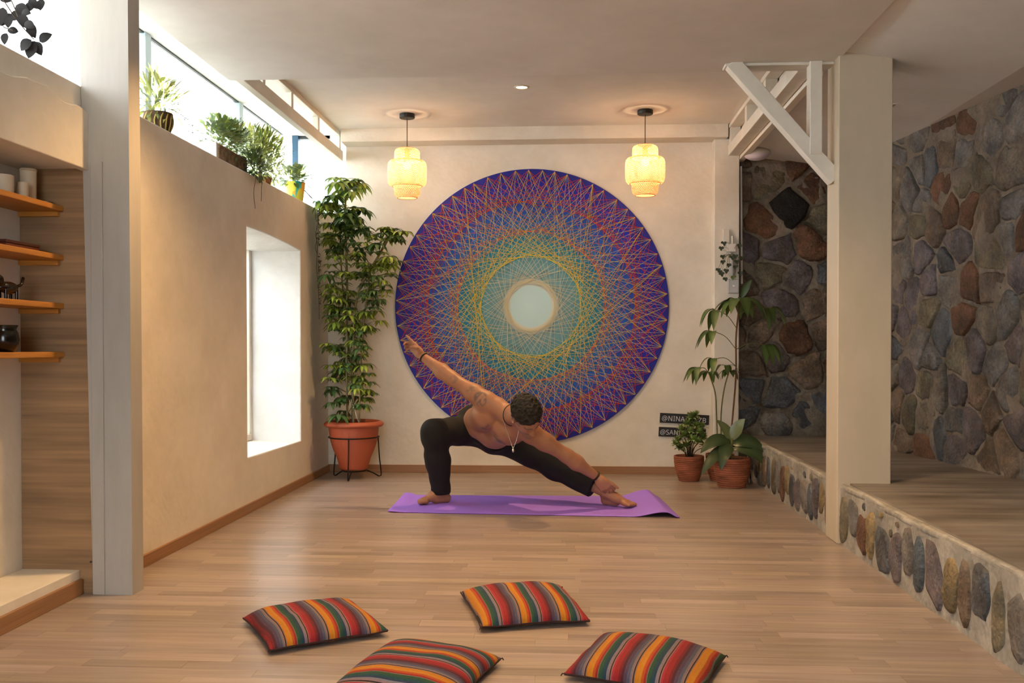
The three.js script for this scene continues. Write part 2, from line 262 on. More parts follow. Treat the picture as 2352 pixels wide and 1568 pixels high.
// raised platform with a stone riser
{
  const step = structGroup('stone_step', 'raised platform with a brown top and a riser of rounded stones', 'platform');
  // body of the step
  const poly = new THREE.Shape([[1.372, -1.5], [3.2, -1.5], [3.2, 2.0], [2.0, 7.7], [1.372, 7.7]].map((p) => new THREE.Vector2(...p)));
  const body = new THREE.ExtrudeGeometry(poly, { depth: 0.50, bevelEnabled: false }); body.rotateX(-Math.PI / 2); body.translate(0, -0.2, 0);
  const topf = new THREE.ExtrudeGeometry(poly, { depth: 0.010, bevelEnabled: false }); topf.rotateX(-Math.PI / 2); topf.translate(0.045, 0.299, 0);
  const frame = { O: V(1.370, 0, -7.60), U: V(0, 0, 1), Vv: V(0, 1, 0), N: V(-1, 0, 0) };
  const lip = []; for (let i = 0; i <= 90; i++) lip.push(V(1.383 + (noise3(i * 0.6, 2, 2) - 0.5) * 0.012, 0.293 + (noise3(i * 0.7, 5, 1) - 0.5) * 0.008, -7.6 + i * 0.1));
  part('mortar', join([uvm(body), mortarFace(frame, 9, 0.30, 260, 9, 0.014, 13), uvm(tube(lip, 0.017, 270, 8))]), M.mortarLight, step);
  part('platform_top', uvm(topf), M.steptop, step);
  const r = rng(23), tones = ['blue', 'purple', 'tan', 'brown', 'slate', 'olive', 'grey', 'rust', 'tan', 'slate', 'purple', 'grey'];
  let u = 0.25; let k = 0;
  const egg = (cu, cv, a, b, tilt) => { const o = [], n = 9; for (let i = 0; i < n; i++) { const t = i / n * 2 * Math.PI, w = 1 + (r() - 0.5) * 0.34, e = (x) => Math.sign(x) * Math.abs(x) ** 0.75, x = a * e(Math.cos(t)) * w, y = b * e(Math.sin(t)) * w; o.push([cu + x * Math.cos(tilt) - y * Math.sin(tilt), cv + x * Math.sin(tilt) + y * Math.cos(tilt)]); } return o; };
  while (u < 6.0) {
    const a = 0.050 + r() * 0.040, b = 0.092 + r() * 0.040, cv = 0.006 + b + r() * Math.max(0, 0.272 - 2 * b);
    if (Math.abs(u + a - 2.55) > 0.16 || true) part('stone', stoneGeo(egg(u + a, cv, a, b, (r() - 0.5) * 0.35), 0.010 + r() * 0.008, frame, r), stoneMat[tones[k++ % tones.length]], step);
    if (cv + b < 0.235 && r() < 0.8) part('stone', stoneGeo(egg(u + a + (r() - 0.5) * 0.04, 0.258, 0.018 + r() * 0.014, 0.014 + r() * 0.008, 0), 0.007, frame, r), stoneMat[tones[(k + 4) % tones.length]], step);
    if (r() < 0.5) part('stone', stoneGeo(egg(u + 2 * a + 0.014, 0.09 + r() * 0.15, 0.012 + r() * 0.006, 0.016 + r() * 0.014, 0), 0.006, frame, r), stoneMat[tones[(k + 7) % tones.length]], step);
    u += 2 * a + r() * 0.012;
  }
}
// right post and its corner bracket
{
  const post = structGroup('pillar_right', 'square white pillar standing at the edge of the raised platform', 'pillar');
  part('shaft', bx(1.352, 1.620, 0.0, 2.51, -5.16, -4.946, 0.006), M.postpaint, post);
  const br = structGroup('corner_bracket', 'white diagonal timber bracket between pillar and ceiling', 'bracket');
  part('brace', beam(V(0.835, 2.475, -5.06), V(1.365, 1.865, -5.06), 0.075, 0.07, V(0, 0, 1)), M.white, br);
  part('stud', bx(1.228, 1.290, 1.99, 2.47, -5.10, -5.02, 0.004), M.white, br);
  part('top_rail', bx(0.80, 1.36, 2.455, 2.47, -5.13, -5.04, 0.003), M.white, br);
}
// trusses between the ceiling levels
{
  const tl = structGroup('roof_truss_left', 'long white timber truss hanging beside the clerestory glass', 'truss');
  part('bottom_rail', bx(-1.865, -1.815, 2.485, 2.565, -7.58, -5.20, 0.004), M.white, tl);
  part('top_rail', bx(-1.865, -1.815, 2.665, 2.70, -7.58, -5.20, 0.004), M.white, tl);
  for (const z of [-7.50, -6.86, -6.20, -5.62]) part('stud', bx(-1.862, -1.818, 2.565, 2.665, z - 0.022, z + 0.022, 0.003), M.white, tl);
  const tr = structGroup('roof_truss_right', 'white timber truss ending at the plastered jamb by the recess', 'truss');
  part('bottom_rail', bx(1.205, 1.290, 2.465, 2.545, -7.45, -5.20, 0.004), M.white, tr);
  part('top_rail', bx(1.205, 1.290, 2.670, 2.70, -7.45, -5.20, 0.004), M.white, tr);
  for (const z of [-7.40, -6.74, -6.10, -5.45]) part('stud', bx(1.210, 1.285, 2.545, 2.670, z - 0.035, z + 0.035, 0.003), M.white, tr);
}

// ------------------------------------------------------------------ the round string mural
{
  const C = V(-0.312, 1.322, ZB), R = 1.083, mural = thing('string_mural', 'large round blue mural laced with coloured threads on the end wall', 'mural');
  mural.position.set(C.x, C.y, C.z + 0.001);
  const stops = [[0, '#c2e6e6'], [0.150, '#bcdfde'], [0.156, '#d6d8c4'], [0.198, '#c4cbbc'], [0.206, '#7fa9ac'], [0.345, '#5f9ea6'], [0.38, '#1a9fb0'], [0.50, '#0788aa'], [0.60, '#0070c6'], [0.72, '#0052c2'], [0.80, '#003cbc'], [0.87, '#0418be'], [1.0, '#060a90']];
  const cv = document.createElement('canvas'); cv.width = cv.height = 1024; const g = cv.getContext('2d');
  const grad = g.createRadialGradient(512, 512, 0, 512, 512, 512); for (const [t, c] of stops) grad.addColorStop(t, c); g.fillStyle = grad; g.fillRect(0, 0, 1024, 1024);
  const rr = rng(3); for (let i = 0; i < 1400; i++) { const a = rr() * 6.283, q = 110 + Math.sqrt(rr()) * 400, l = 20 + rr() * 70; g.strokeStyle = rr() < 0.5 ? 'rgba(255,255,255,0.03)' : 'rgba(0,0,30,0.05)'; g.lineWidth = 4 + rr() * 10; g.beginPath(); g.arc(512, 512, q, a, a + l / Math.max(q, 30)); g.stroke(); }
  const map = new THREE.CanvasTexture(cv); map.colorSpace = THREE.SRGBColorSpace;
  const disc = new THREE.CylinderGeometry(R, R, 0.016, 128); disc.rotateX(Math.PI / 2); disc.translate(0, 0, 0.008);
  const p = disc.attributes.position, uv = disc.attributes.uv; for (let i = 0; i < p.count; i++) uv.setXY(i, 0.5 + p.getX(i) / R / 2, 0.5 + p.getY(i) / R / 2);
  part('painted_disc', disc, std('#e4e8f4', 0.6, { map }), mural);
  const N = 63, r = rng(77), nail = [], rn = R - 0.012; for (let i = 0; i < N; i++) { const a = (i + (r() - 0.5) * 0.24) / N * 2 * Math.PI; nail.push([Math.cos(a) * rn, Math.sin(a) * rn]); }
  const nm = std('#9a8a6c', 0.4, { metalness: 0.8 }), ng = new THREE.CylinderGeometry(0.0022, 0.0022, 0.024, 6); ng.rotateX(Math.PI / 2);
  for (const [x, y] of nail) part('nail', ng, nm, mural).position.set(x, y, 0.025);
  const sets = [['red_thread', '#b91f1c', [14], 0.020, 1, 0.0027], ['magenta_thread', '#8a1430', [15], 0.0215, 0.35, 0.0020], ['orange_thread', '#cc6414', [20], 0.023, 1, 0.0023], ['tan_thread', '#98804e', [17], 0.0245, 0.12, 0.0016], ['yellow_thread', '#c9b414', [24], 0.026, 1, 0.0026], ['yellow_thread', '#b89c20', [23], 0.0262, 0.35, 0.0020], ['cream_thread', '#c4be9c', [28], 0.0275, 1, 0.0020]];
  for (const [name, c, ks, z, share, width] of sets) {
    const gs = [];
    for (const k of ks) for (let i = 0; i < N; i++) { if (r() > share) continue; const j = r(), kk = k + (j < 0.04 ? -1 : j > 0.96 && k < 28 ? 1 : 0);
      const a = nail[i], b = nail[(i + kk) % N], L = Math.hypot(b[0] - a[0], b[1] - a[1]), w = width, q = new THREE.BoxGeometry(L, w, w); q.rotateZ(Math.atan2(b[1] - a[1], b[0] - a[0])); q.translate((a[0] + b[0]) / 2 + (r() - 0.5) * 0.008, (a[1] + b[1]) / 2 + (r() - 0.5) * 0.008, z + (r() - 0.5) * 0.001); gs.push(q); }
    const t = part(name, join(gs), std(c, 0.7), mural); t.userData.kind = 'stuff';
  }
}

// ------------------------------------------------------------------ lamps
function pendant(x, z, label) {
  const t = thing('pendant_lamp', label, 'lamp', 'woven pendant lamps'); t.position.set(x, 2.70, z);
  const can = lathe([[0, 0], [0.054, 0], [0.056, -0.004], [0.056, -0.028], [0.052, -0.032], [0, -0.032]], 36); part('canopy', can, M.black, t);
  part('cord', new THREE.CylinderGeometry(0.003, 0.003, 0.24, 8).translate(0, -0.152, 0), M.black, t);
  const socket = part('socket', lathe([[0, -0.25], [0.016, -0.25], [0.02, -0.27], [0.02, -0.335], [0, -0.335]], 20), M.shelfwood, t);
  const bamboo = phys('#dcb484', 0.85, { transmission: 0.28, thickness: 0 });
  const tiers = [['upper_shade', [[0.058, -0.252], [0.078, -0.257], [0.090, -0.272], [0.0925, -0.31], [0.0925, -0.345]], 44], ['middle_shade', [[0.094, -0.336], [0.122, -0.341], [0.138, -0.358], [0.142, -0.385], [0.142, -0.47], [0.138, -0.505], [0.126, -0.522], [0.110, -0.527]], 64], ['lower_shade', [[0.094, -0.510], [0.097, -0.535], [0.097, -0.565], [0.088, -0.595], [0.072, -0.610]], 44]];
  for (const [name, prof, n] of tiers) {
    const curve = new THREE.CatmullRomCurve3(prof.map(([r, y]) => V(r, y, 0))), gs = [], S = 14, len = curve.getLength();
    const P = [...Array(S + 1)].map((_, i) => curve.getPointAt(i / S));
    for (const dir of [-1, 1]) for (let k = 0; k < n; k++) {
      const pos = [], idx = [], w = 0.0023;
      for (let i = 0; i <= S; i++) { const q = P[i], r = q.x + dir * 0.0006, th = k / n * 2 * Math.PI + dir * (i / S) * len * 7.5, h = w / r * 1.25; for (const e of [-h, h]) pos.push(Math.cos(th + e) * r, q.y, Math.sin(th + e) * r); if (i < S) { const a = 2 * i; idx.push(a, a + 1, a + 2, a + 1, a + 3, a + 2); } }
      gs.push(build(pos, idx, pos.map((_, i) => (i % 3 === 2 ? null : 0)).filter((v) => v !== null)));
    }
    part(name, join(gs), bamboo, t);
  }
  for (const [r, y] of [[0.0945, -0.342], [0.108, -0.526], [0.0715, -0.610], [0.058, -0.252]]) part('shade_ring', new THREE.TorusGeometry(r, 0.0035, 8, 40).rotateX(Math.PI / 2).translate(0, y, 0), bamboo, t);
  part('bulb', new THREE.SphereGeometry(0.030, 20, 14).translate(0, -0.375, 0), std('#fff2d8', 0.4, { emissive: new THREE.Color().setRGB(1, 0.72, 0.38), emissiveIntensity: 5 }), socket);
  const l = new THREE.PointLight(new THREE.Color().setRGB(1, 0.70, 0.40), PENDANT_CD); l.position.set(0, -0.375, 0); l.castShadow = true; l.shadow.radius = 0.7; t.add(l);
}
pendant(-1.191, -6.956, 'woven bamboo pendant lamp hanging nearer the potted tree');
pendant(0.535, -6.946, 'woven bamboo pendant lamp hanging nearer the dark stone recess');
function downlight(x, y, z, label, lit = true) {
  const t = thing('ceiling_downlight', label, 'light', 'recessed ceiling downlights'); t.position.set(x, y, z);
  part('trim_ring', lathe([[0.036, 0.004], [0.036, -0.002], [0.040, -0.005], [0.050, -0.004], [0.052, 0.001]], 32), M.plastic, t);
  part('lens', new THREE.CylinderGeometry(0.036, 0.036, 0.003, 28).translate(0, 0.001, 0), lit ? std('#fff4e0', 0.5, { emissive: new THREE.Color().setRGB(1, 0.80, 0.52), emissiveIntensity: 7 }) : M.chrome, t);
  if (lit) { const l = new THREE.SpotLight(WARM, DOWNLIGHT_CD, 0, 1.15, 0.8, 2); l.position.set(0, -0.012, 0); l.target.position.set(0, -2, 0); l.castShadow = true; l.shadow.radius = 1.6; t.add(l, l.target); }
}
downlight(-0.320, 2.70, -6.282, 'lit round downlight in the ceiling above the mural');
downlight(-1.2, 2.47, -3.90, 'lit downlight in the lowered ceiling near the plastered window wall');
downlight(0.55, 2.47, -3.90, 'lit downlight in the lowered ceiling above the cushions');
downlight(-0.35, 2.47, -1.2, 'lit downlight in the lowered ceiling above the viewer');
downlight(1.895, 2.412, -5.74, 'unlit metal downlight in the ceiling over the stone platform', false);
{
  const t = thing('dome_ceiling_light', 'white dome ceiling light beside the truss over the stone recess', 'light'); t.position.set(1.40, 2.465, -7.33);
  part('base', lathe([[0, 0.02], [0.10, 0.02], [0.10, -0.012], [0.095, -0.018]], 36), M.plastic, t);
  part('dome', lathe([[0.093, -0.016], [0.085, -0.035], [0.06, -0.050], [0.03, -0.058], [0, -0.060]], 36), std('#d8cdd4', 0.35), t);
}

// ------------------------------------------------------------------ fittings on the jamb
single('conduit_pipe', tube([V(1.318, 2.40, -7.53), V(1.322, 2.0, -7.53), V(1.327, 1.49, -7.53)], 0.008, 8, 8), M.plastic, 'thin white conduit pipe running down the dark stone recess', 'pipe');
single('cable_cover', bx(1.166, 1.215, 1.74, 1.902, -7.462, -7.43, 0.003), M.plastic, 'upright white plastic cable cover high on the jamb', 'cable cover');
{
  const t = thing('junction_box', 'small white junction box with a stub pipe above the ivy', 'box');
  const jb = part('box_body', bx(1.195, 1.262, 1.728, 1.79, -7.462, -7.41, 0.004), M.plastic, t);
  part('stub_pipe', new THREE.CylinderGeometry(0.010, 0.010, 0.062, 12).translate(1.238, 1.818, -7.43), M.plastic, jb);
  const s = thing('switch_box', 'grey wall switch box with one white button on the jamb', 'switch');
  const sb = part('box_body', bx(1.208, 1.286, 1.414, 1.52, -7.462, -7.425, 0.004), std('#b8b6b4', 0.5), s);
  part('button', bx(1.238, 1.256, 1.458, 1.476, -7.427, -7.420, 0.002), std('#efeeec', 0.4), sb);
}
// lettered boards
function sign(x0, y0, x1, y1, h, draw, label) {
  const L = Math.hypot(x1 - x0, y1 - y0), cv = document.createElement('canvas'); cv.width = 1024; cv.height = Math.round(1024 * h / L); const g = cv.getContext('2d');
  g.fillStyle = '#16161a'; g.fillRect(0, 0, 1024, cv.height); g.fillStyle = '#c9cdd6'; g.textBaseline = 'middle'; draw(g, cv.height);
  const map = new THREE.CanvasTexture(cv); map.colorSpace = THREE.SRGBColorSpace;
  const t = thing('lettered_sign', label, 'sign'), a = Math.atan2(y1 - y0, x1 - x0);
  t.position.set((x0 + x1) / 2, (y0 + y1) / 2, ZB + 0.006); t.rotation.z = a;
  part('board', new RoundedBoxGeometry(L, h, 0.012, 1, 0.002), M.black, t);
  part('lettering', new THREE.PlaneGeometry(L * 0.99, h * 0.97).translate(0, 0, 0.0066), std('#ffffff', 0.6, { map }), t);
}
sign(0.703, 0.446, 1.085, 0.428, 0.076, (g, H) => { g.font = '150px sans-serif'; g.fillText('@NINA', 30, H * 0.53); g.fillText('ZB', 800, H * 0.57); }, 'upper black board lettered in white beside the leafy potted plants');
sign(0.694, 0.337, 1.06, 0.322, 0.074, (g, H) => { g.font = '150px sans-serif'; g.fillText('@SANJ', 20, H * 0.53); }, 'lower black board lettered in white beside the leafy potted plants');

// ------------------------------------------------------------------ shelf niche at the near left
{
  const p = structGroup('trim_6', 'wood-grained side panel closing the shelf niche beside the pillar', 'panel');
  part('panel', bx(-2.229, -1.925, 0.0, 1.735, -3.80, -3.762, 0.002), M.panel, p);
  const nailG = new THREE.CylinderGeometry(0.004, 0.004, 0.004, 8).rotateX(Math.PI / 2);
  for (const [x, y] of [[-1.935, 1.63], [-1.935, 1.29], [-1.935, 0.63], [-1.94, 0.13]]) part('screw', nailG, M.gasket, p).position.set(x, y, -3.761);
  const names = ['top', 'second', 'third', 'lowest'];
  [1.569, 1.372, 1.177, 0.981].forEach((y, i) => { const s = thing('wall_shelf', names[i] + (i ? (i === 3 ? '' : ' from top') : 'most') + ' orange-brown wooden shelf in the niche, carrying ' + ['white cups and a plate', 'a dark flat box', 'a dark animal figurine', 'a round black pot'][i], 'shelf', 'wooden niche shelves');
    part('board', bx(-2.23, -2.045, y - 0.022, y, -3.762, -2.35, 0.003), M.shelfwood, s); part('end_cleat', bx(-2.225, -2.06, y - 0.042, y - 0.022, -3.762, -3.742, 0.002), M.shelfwood, s); });
  const pale = std('#d9c9ae', 0.5);
  const cup = (name, x, y, z, r, h, label, cat) => { const t = thing(name, label, cat); t.position.set(x, y, z); part('body', lathe([[0, 0.002], [r * 0.9, 0.002], [r * 0.97, 0.006], [r, h], [r * 0.92, h], [r * 0.88, 0.012], [0, 0.010]], 28), pale, t); return t; };
  cup('ceramic_cup', -2.12, 1.569, -3.475, 0.036, 0.075, 'wide pale cup at the left end of the topmost shelf', 'cup');
  cup('ceramic_cup', -2.105, 1.569, -3.575, 0.021, 0.064, 'narrow pale cup standing between wide cup and tall jar', 'cup');
  { const t = cup('ceramic_jar', -2.135, 1.569, -3.665, 0.030, 0.128, 'tall pale jar on the topmost shelf', 'jar'); part('lid', lathe([[0, 0.134], [0.028, 0.134], [0.031, 0.130], [0.031, 0.124], [0, 0.124]], 24), pale, t); }
  single('plate', lathe([[0, 0.004], [0.02, 0.003], [0.036, 0.010], [0.037, 0.012], [0.02, 0.007], [0, 0.007]], 30).translate(-2.10, 1.567, -3.712), pale, 'small pale dish lying at the far end of the topmost shelf', 'dish');
  { const t = thing('wooden_box', 'flat dark reddish box on the second shelf from top', 'box'); part('body', bx(-2.19, -2.09, 1.372, 1.390, -3.66, -3.44, 0.003), std('#5a2a18', 0.5), t); part('lid', bx(-2.193, -2.087, 1.390, 1.402, -3.663, -3.437, 0.003), std('#3d1c10', 0.5), t); }
  { // animal figurine
    const t = thing('animal_figurine', 'glossy dark animal figurine with raised tail on the third shelf', 'figurine'), m = std('#17110d', 0.25), o = V(-2.12, 1.177, -3.50);
    const body = new THREE.SphereGeometry(0.03, 18, 12); body.scale(0.7, 0.8, 1.9); body.translate(o.x, o.y + 0.047, o.z);
    const head = new THREE.SphereGeometry(0.02, 14, 10); head.scale(0.8, 0.9, 1.2); head.translate(o.x, o.y + 0.075, o.z + 0.062);
    const legs = []; for (const [dx, dz] of [[-0.012, 0.035], [0.012, 0.035], [-0.012, -0.035], [0.012, -0.035]]) legs.push(tube([V(o.x + dx, o.y + 0.04, o.z + dz), V(o.x + dx, o.y + 0.001, o.z + dz)], 0.006, 4, 8));
    part('body', join([body, head, ...legs, tube([V(o.x, o.y + 0.055, o.z + 0.04), V(o.x, o.y + 0.075, o.z + 0.06)], 0.014, 4, 8)]), m, t);
    part('tail', tube([V(o.x, o.y + 0.055, o.z - 0.05), V(o.x, o.y + 0.065, o.z - 0.085), V(o.x, o.y + 0.092, o.z - 0.10)], 0.006, 8, 8), m, t);
  }
  { const t = thing('black_pot', 'round glossy black pot with flared rim on the lowest shelf', 'pot'); t.position.set(-2.125, 0.981, -3.485); part('body', lathe([[0, 0], [0.03, 0], [0.044, 0.02], [0.050, 0.048], [0.044, 0.075], [0.038, 0.086], [0.046, 0.102], [0.043, 0.102], [0.034, 0.086], [0, 0.07]], 36), std('#0c0a09', 0.2), t); }
  const step = thing('niche_plinth', 'low pale plinth with a brown wooden front board under the shelves', 'plinth');
  part('top', bx(-2.229, -1.985, 0.0, 0.098, -3.762, -1.25, 0.004), M.white, step);
  part('front_board', bx(-1.985, -1.968, 0.0, 0.062, -3.755, -1.25, 0.002), M.skirting, step);
  single('white_board', bx(-2.225, -2.200, 0.10, 0.60, -3.47, -3.0, 0.003), M.white, 'pale board standing against the niche wall on the plinth', 'board');
}

// ------------------------------------------------------------------ striped cushions
const stripeTex = (() => {
  const S = [['#b3202a', 26], ['#8f1826', 14], ['#5a2138', 14], ['#5d4a6a', 18], ['#5f6785', 16], ['#8e8894', 10], ['#b88d86', 5], ['#17141a', 6], ['#9a7f7c', 5], ['#e79a16', 20], ['#e8a51c', 14], ['#d9601a', 14], ['#b52b18', 12], ['#7d8a80', 5], ['#2d5f3e', 16], ['#14545c', 16], ['#28406a', 10], ['#8f93a4', 10], ['#a58a92', 8], ['#17141a', 6], ['#b58a84', 5], ['#c4384a', 12]];
  const cv = document.createElement('canvas'); cv.width = 1024; cv.height = 512; const g = cv.getContext('2d'), tot = S.reduce((s, a) => s + a[1], 0); let x = 0; const r = rng(4);
  for (const [c, w] of S) { const W = w / tot * 1024; g.fillStyle = c; g.fillRect(x, 0, W + 1, 512); x += W; }
  for (let i = 0; i < 9000; i++) { g.fillStyle = r() < 0.5 ? 'rgba(0,0,0,0.10)' : 'rgba(255,240,220,0.08)'; g.fillRect(Math.floor(r() * 1024), r() * 512, 1 + r() * 3, 3 + r() * 16); }
  const t = new THREE.CanvasTexture(cv); t.colorSpace = THREE.SRGBColorSpace; t.wrapS = t.wrapT = THREE.RepeatWrapping; return t;
})();
const tWeave = tex(128, 128, (u, v) => 0.5 + 0.5 * Math.sin(u * 2 * Math.PI * 32) * Math.sin(v * 2 * Math.PI * 32), false);
function cushion(corners, along, off, label, seed, H = 0.082) {
  // corners: far-left, far-right, near-right, near-left on the floor; stripes repeat along edge 0-1 (or 1-2)
  const t = thing('floor_cushion', label, 'cushion', 'striped floor cushions'), n = 34, pos = [], uv = [], idx = [], r = rng(seed);
  const c = corners.map(([x, z]) => V(x, 0, z)), mid = c.reduce((s, v) => s.add(v), V(0, 0, 0)).multiplyScalar(0.25); t.position.copy(mid);
  const bumps = [...Array(7)].map(() => [r() * 2 - 1, r() * 2 - 1, (r() - 0.5) * 0.3]);
  for (const side of [1, -1]) for (let j = 0; j <= n; j++) for (let i = 0; i <= n; i++) {
    const e = (k) => Math.sin((k / n - 0.5) * Math.PI) * 0.5 + 0.5, a = e(i), b = e(j), u = a * 2 - 1, v = b * 2 - 1;
    // slightly drawn-in edges between pointed corners
    const pin = 0.045, uu = u * (1 - pin * (1 - v * v) * u * u), vv = v * (1 - pin * (1 - u * u) * v * v), s = (uu + 1) / 2, q = (vv + 1) / 2;
    const P = V(0, 0, 0).addScaledVector(c[0], (1 - s) * (1 - q)).addScaledVector(c[1], s * (1 - q)).addScaledVector(c[2], s * q).addScaledVector(c[3], (1 - s) * q).sub(mid);
    let h = Math.pow(Math.max(0, (1 - Math.abs(u) ** 2.6) * (1 - Math.abs(v) ** 2.6)), 0.42), lump = 0; for (const [bu, bv, k] of bumps) lump += k * Math.exp(-((u - bu) ** 2 + (v - bv) ** 2) / 0.12);
    const seam = 0.020 + 0.006 * (noise3(u * 3, v * 3, seed) - 0.5); P.y = side > 0 ? seam + h * (H - 0.02) * (1 + 0.55 * lump) : seam - h * 0.0185; P.y = Math.max(0.0012, P.y);
    pos.push(P.x, P.y, P.z); const w = along === 0 ? s : q, o = along === 0 ? q : s; uv.push(w * 2.8 + off + 0.03 * noise3(u * 2, v * 2, seed + 9), o * 1.5 + (side < 0 ? 0.3 : 0));
  }
  const m = (n + 1) * (n + 1); for (const k of [0, 1]) for (let j = 0; j < n; j++) for (let i = 0; i < n; i++) { const a = k * m + j * (n + 1) + i, q = k ? [a, a + 1, a + n + 1, a + 1, a + n + 2, a + n + 1] : [a, a + n + 1, a + 1, a + 1, a + n + 1, a + n + 2]; idx.push(...q); }
  const g = build(pos, idx, uv);
  part('cover', g, std('#c9bfbd', 0.9, { map: stripeTex, bumpMap: rep(tWeave, 5, 3), bumpScale: 0.0008 }), t);
  // piping round the seam
  const ring = []; for (let k = 0; k < 4 * n; k++) { const s = Math.floor(k / n), q = k % n, [i, j] = s === 0 ? [q, 0] : s === 1 ? [n, q] : s === 2 ? [n - q, n] : [0, n - q], a = (j * (n + 1) + i) * 3; ring.push(V(pos[a], Math.max(0.006, pos[a + 1]), pos[a + 2])); }
  part('seam', new THREE.TubeGeometry(new THREE.CatmullRomCurve3(ring, true), 180, 0.0032, 6, true), std('#2a1418', 0.9), t);
  for (const k of [1, 3]) { const q = c[k].clone().sub(mid), d = q.clone().normalize(); part('corner_tie', tube([V(q.x, 0.02, q.z), V(q.x + d.x * 0.004, 0.022, q.z + d.z * 0.004), V(q.x + d.x * 0.009, 0.015, q.z + d.z * 0.009)], 0.0018, 6, 5), std('#2a1418', 0.9), t); }
}
cushion([[-1.184, -3.395], [-0.841, -3.616], [-0.626, -3.26], [-0.97, -3.035]], 0, 0.02, 'striped floor cushion lying nearest the plastered window wall', 1);
cushion([[-0.436, -3.787], [-0.035, -3.903], [0.072, -3.432], [-0.311, -3.321]], 0, 0.36, 'striped floor cushion lying nearest the purple mat', 2);
cushion([[-0.583, -3.133], [-0.217, -2.992], [-0.317, -2.57], [-0.689, -2.689]], 1, 0.26, 'striped floor cushion with crosswise stripes, between the other cushions in front', 3);
cushion([[0.112, -3.259], [0.492, -3.062], [0.363, -2.677], [-0.019, -2.865]], 0, 0.94, 'striped floor cushion lying nearest the stone step', 4);

// ------------------------------------------------------------------ yoga mat
{
  const c = [[-1.112, -6.383], [0.585, -6.42], [0.640, -5.640], [-1.100, -5.722]], n = 120, m = 24, pos = [], uv = [], idx = [];
  const lift = (s, q) => { const e = smooth(0.84, 0.95, s) * (1 - smooth(0.955, 1.0, s)); return e * (0.030 + 0.014 * (1 - q)) + smooth(0.06, 0.0, s) * 0.006 * smooth(0.4, 1, q) + 0.003 * smooth(0.05, 0.02, s) * (1 - q) * 5; };
  for (const side of [1, 0]) for (let j = 0; j <= m; j++) for (let i = 0; i <= n; i++) { const s = i / n, q = j / m, X = lerp(lerp(c[0][0], c[1][0], s), lerp(c[3][0], c[2][0], s), q), Z = lerp(lerp(c[0][1], c[1][1], s), lerp(c[3][1], c[2][1], s), q); pos.push(X, 0.001 + lift(s, q) + side * 0.0055, Z); uv.push(X, Z); }
  const K = (n + 1) * (m + 1); for (const k of [0, 1]) for (let j = 0; j < m; j++) for (let i = 0; i < n; i++) { const a = k * K + j * (n + 1) + i; idx.push(...(k ? [a, a + 1, a + n + 1, a + 1, a + n + 2, a + n + 1] : [a, a + n + 1, a + 1, a + 1, a + n + 1, a + n + 2])); }
  const edge = (a, b) => idx.push(a, b, a + K, b, b + K, a + K); for (let i = 0; i < n; i++) { edge(i, i + 1); edge(m * (n + 1) + i + 1, m * (n + 1) + i); } for (let j = 0; j < m; j++) { edge((j + 1) * (n + 1), j * (n + 1)); edge(j * (n + 1) + n, (j + 1) * (n + 1) + n); }
  const dots = tex(64, 64, (u, v) => 0.5 + 0.5 * Math.sin(u * 2 * Math.PI * 4) * Math.sin(v * 2 * Math.PI * 4), false);
  single('yoga_mat', build(pos, idx, uv), std('#9b74f2', 0.62, { bumpMap: rep(dots, 14, 14), bumpScale: 0.0008 }), 'purple yoga mat with one curled end under the person', 'mat');
}

// ------------------------------------------------------------------ plants
const leafG = phys('#ffffff', 0.42, { vertexColors: true, transmission: 0.18, thickness: 0 });
// a leaf along a bent path p0 > p1 > p2, folded along its midrib; colours: rim and middle (linear)
function leaf(p0, p1, p2, w, rim, midc, up = V(0, 1, 0), seg = 7, fold = 0.22) {
  const pos = [], col = [], uv = [], idx = [], q = new THREE.QuadraticBezierCurve3(p0, p1, p2);
  for (let i = 0; i <= seg; i++) { const t = i / seg, c = q.getPoint(t), d = q.getTangent(t), s = new THREE.Vector3().crossVectors(d, up); if (s.lengthSq() < 1e-6) s.set(1, 0, 0); s.normalize(); const nrm = new THREE.Vector3().crossVectors(s, d), W = w * Math.pow(Math.sin(Math.PI * Math.pow(t, 0.85)), 0.8) * 0.5 + 0.0004;
    for (const k of [-1, 0, 1]) { const P = c.clone().addScaledVector(s, k * W).addScaledVector(nrm, Math.abs(k) * W * fold); pos.push(P.x, P.y, P.z); uv.push(k * 0.5 + 0.5, t); col.push(...(k ? rim : midc)); } }
  for (let i = 0; i < seg; i++) for (const k of [0, 1]) { const a = i * 3 + k; idx.push(a, a + 1, a + 3, a + 1, a + 4, a + 3); } return build(pos, idx, uv, col);
}
const tint = (g, c) => { const n = g.attributes.position.count, a = new Float32Array(n * 3); for (let i = 0; i < n; i++) a.set(c, i * 3); g.setAttribute('color', new THREE.BufferAttribute(a, 3)); return g; };
const mul = (c, k) => c.map((v) => v * k);
// whorl of leaflets hanging from a point
function whorl(n, L, w, droop, rim, midc, r, petiole) {
  const gs = [], ph = r() * 6.28;
  for (let k = 0; k < n; k++) { const a = ph + k / n * 6.283 + (r() - 0.5) * 0.35, l = L * (0.75 + r() * 0.4), el = 0.15 + r() * 0.25 - droop * 0.3, x = Math.cos(a), z = Math.sin(a), f = 0.8 + r() * 0.4;
    gs.push(leaf(V(x * 0.006, 0, z * 0.006), V(x * l * 0.55, l * el, z * l * 0.55), V(x * l * 0.92, l * (el - droop), z * l * 0.92), w * (0.85 + r() * 0.3), mul(rim, f), mul(midc, f), V(0, 1, 0), 6)); }
  if (petiole) gs.push(tint(tube([V(0, 0, 0), petiole.clone().multiplyScalar(0.5).add(V(0, 0.012, 0)), petiole], 0.0018, 5, 4), [0.16, 0.17, 0.05]));
  return join(gs);
}
function pot(name, prof, mat, x, z, label, cat, y = 0) { const t = thing(name, label, cat); t.position.set(x, y, z); part('pot_body', lathe(prof, 56), mat, t); return t; }
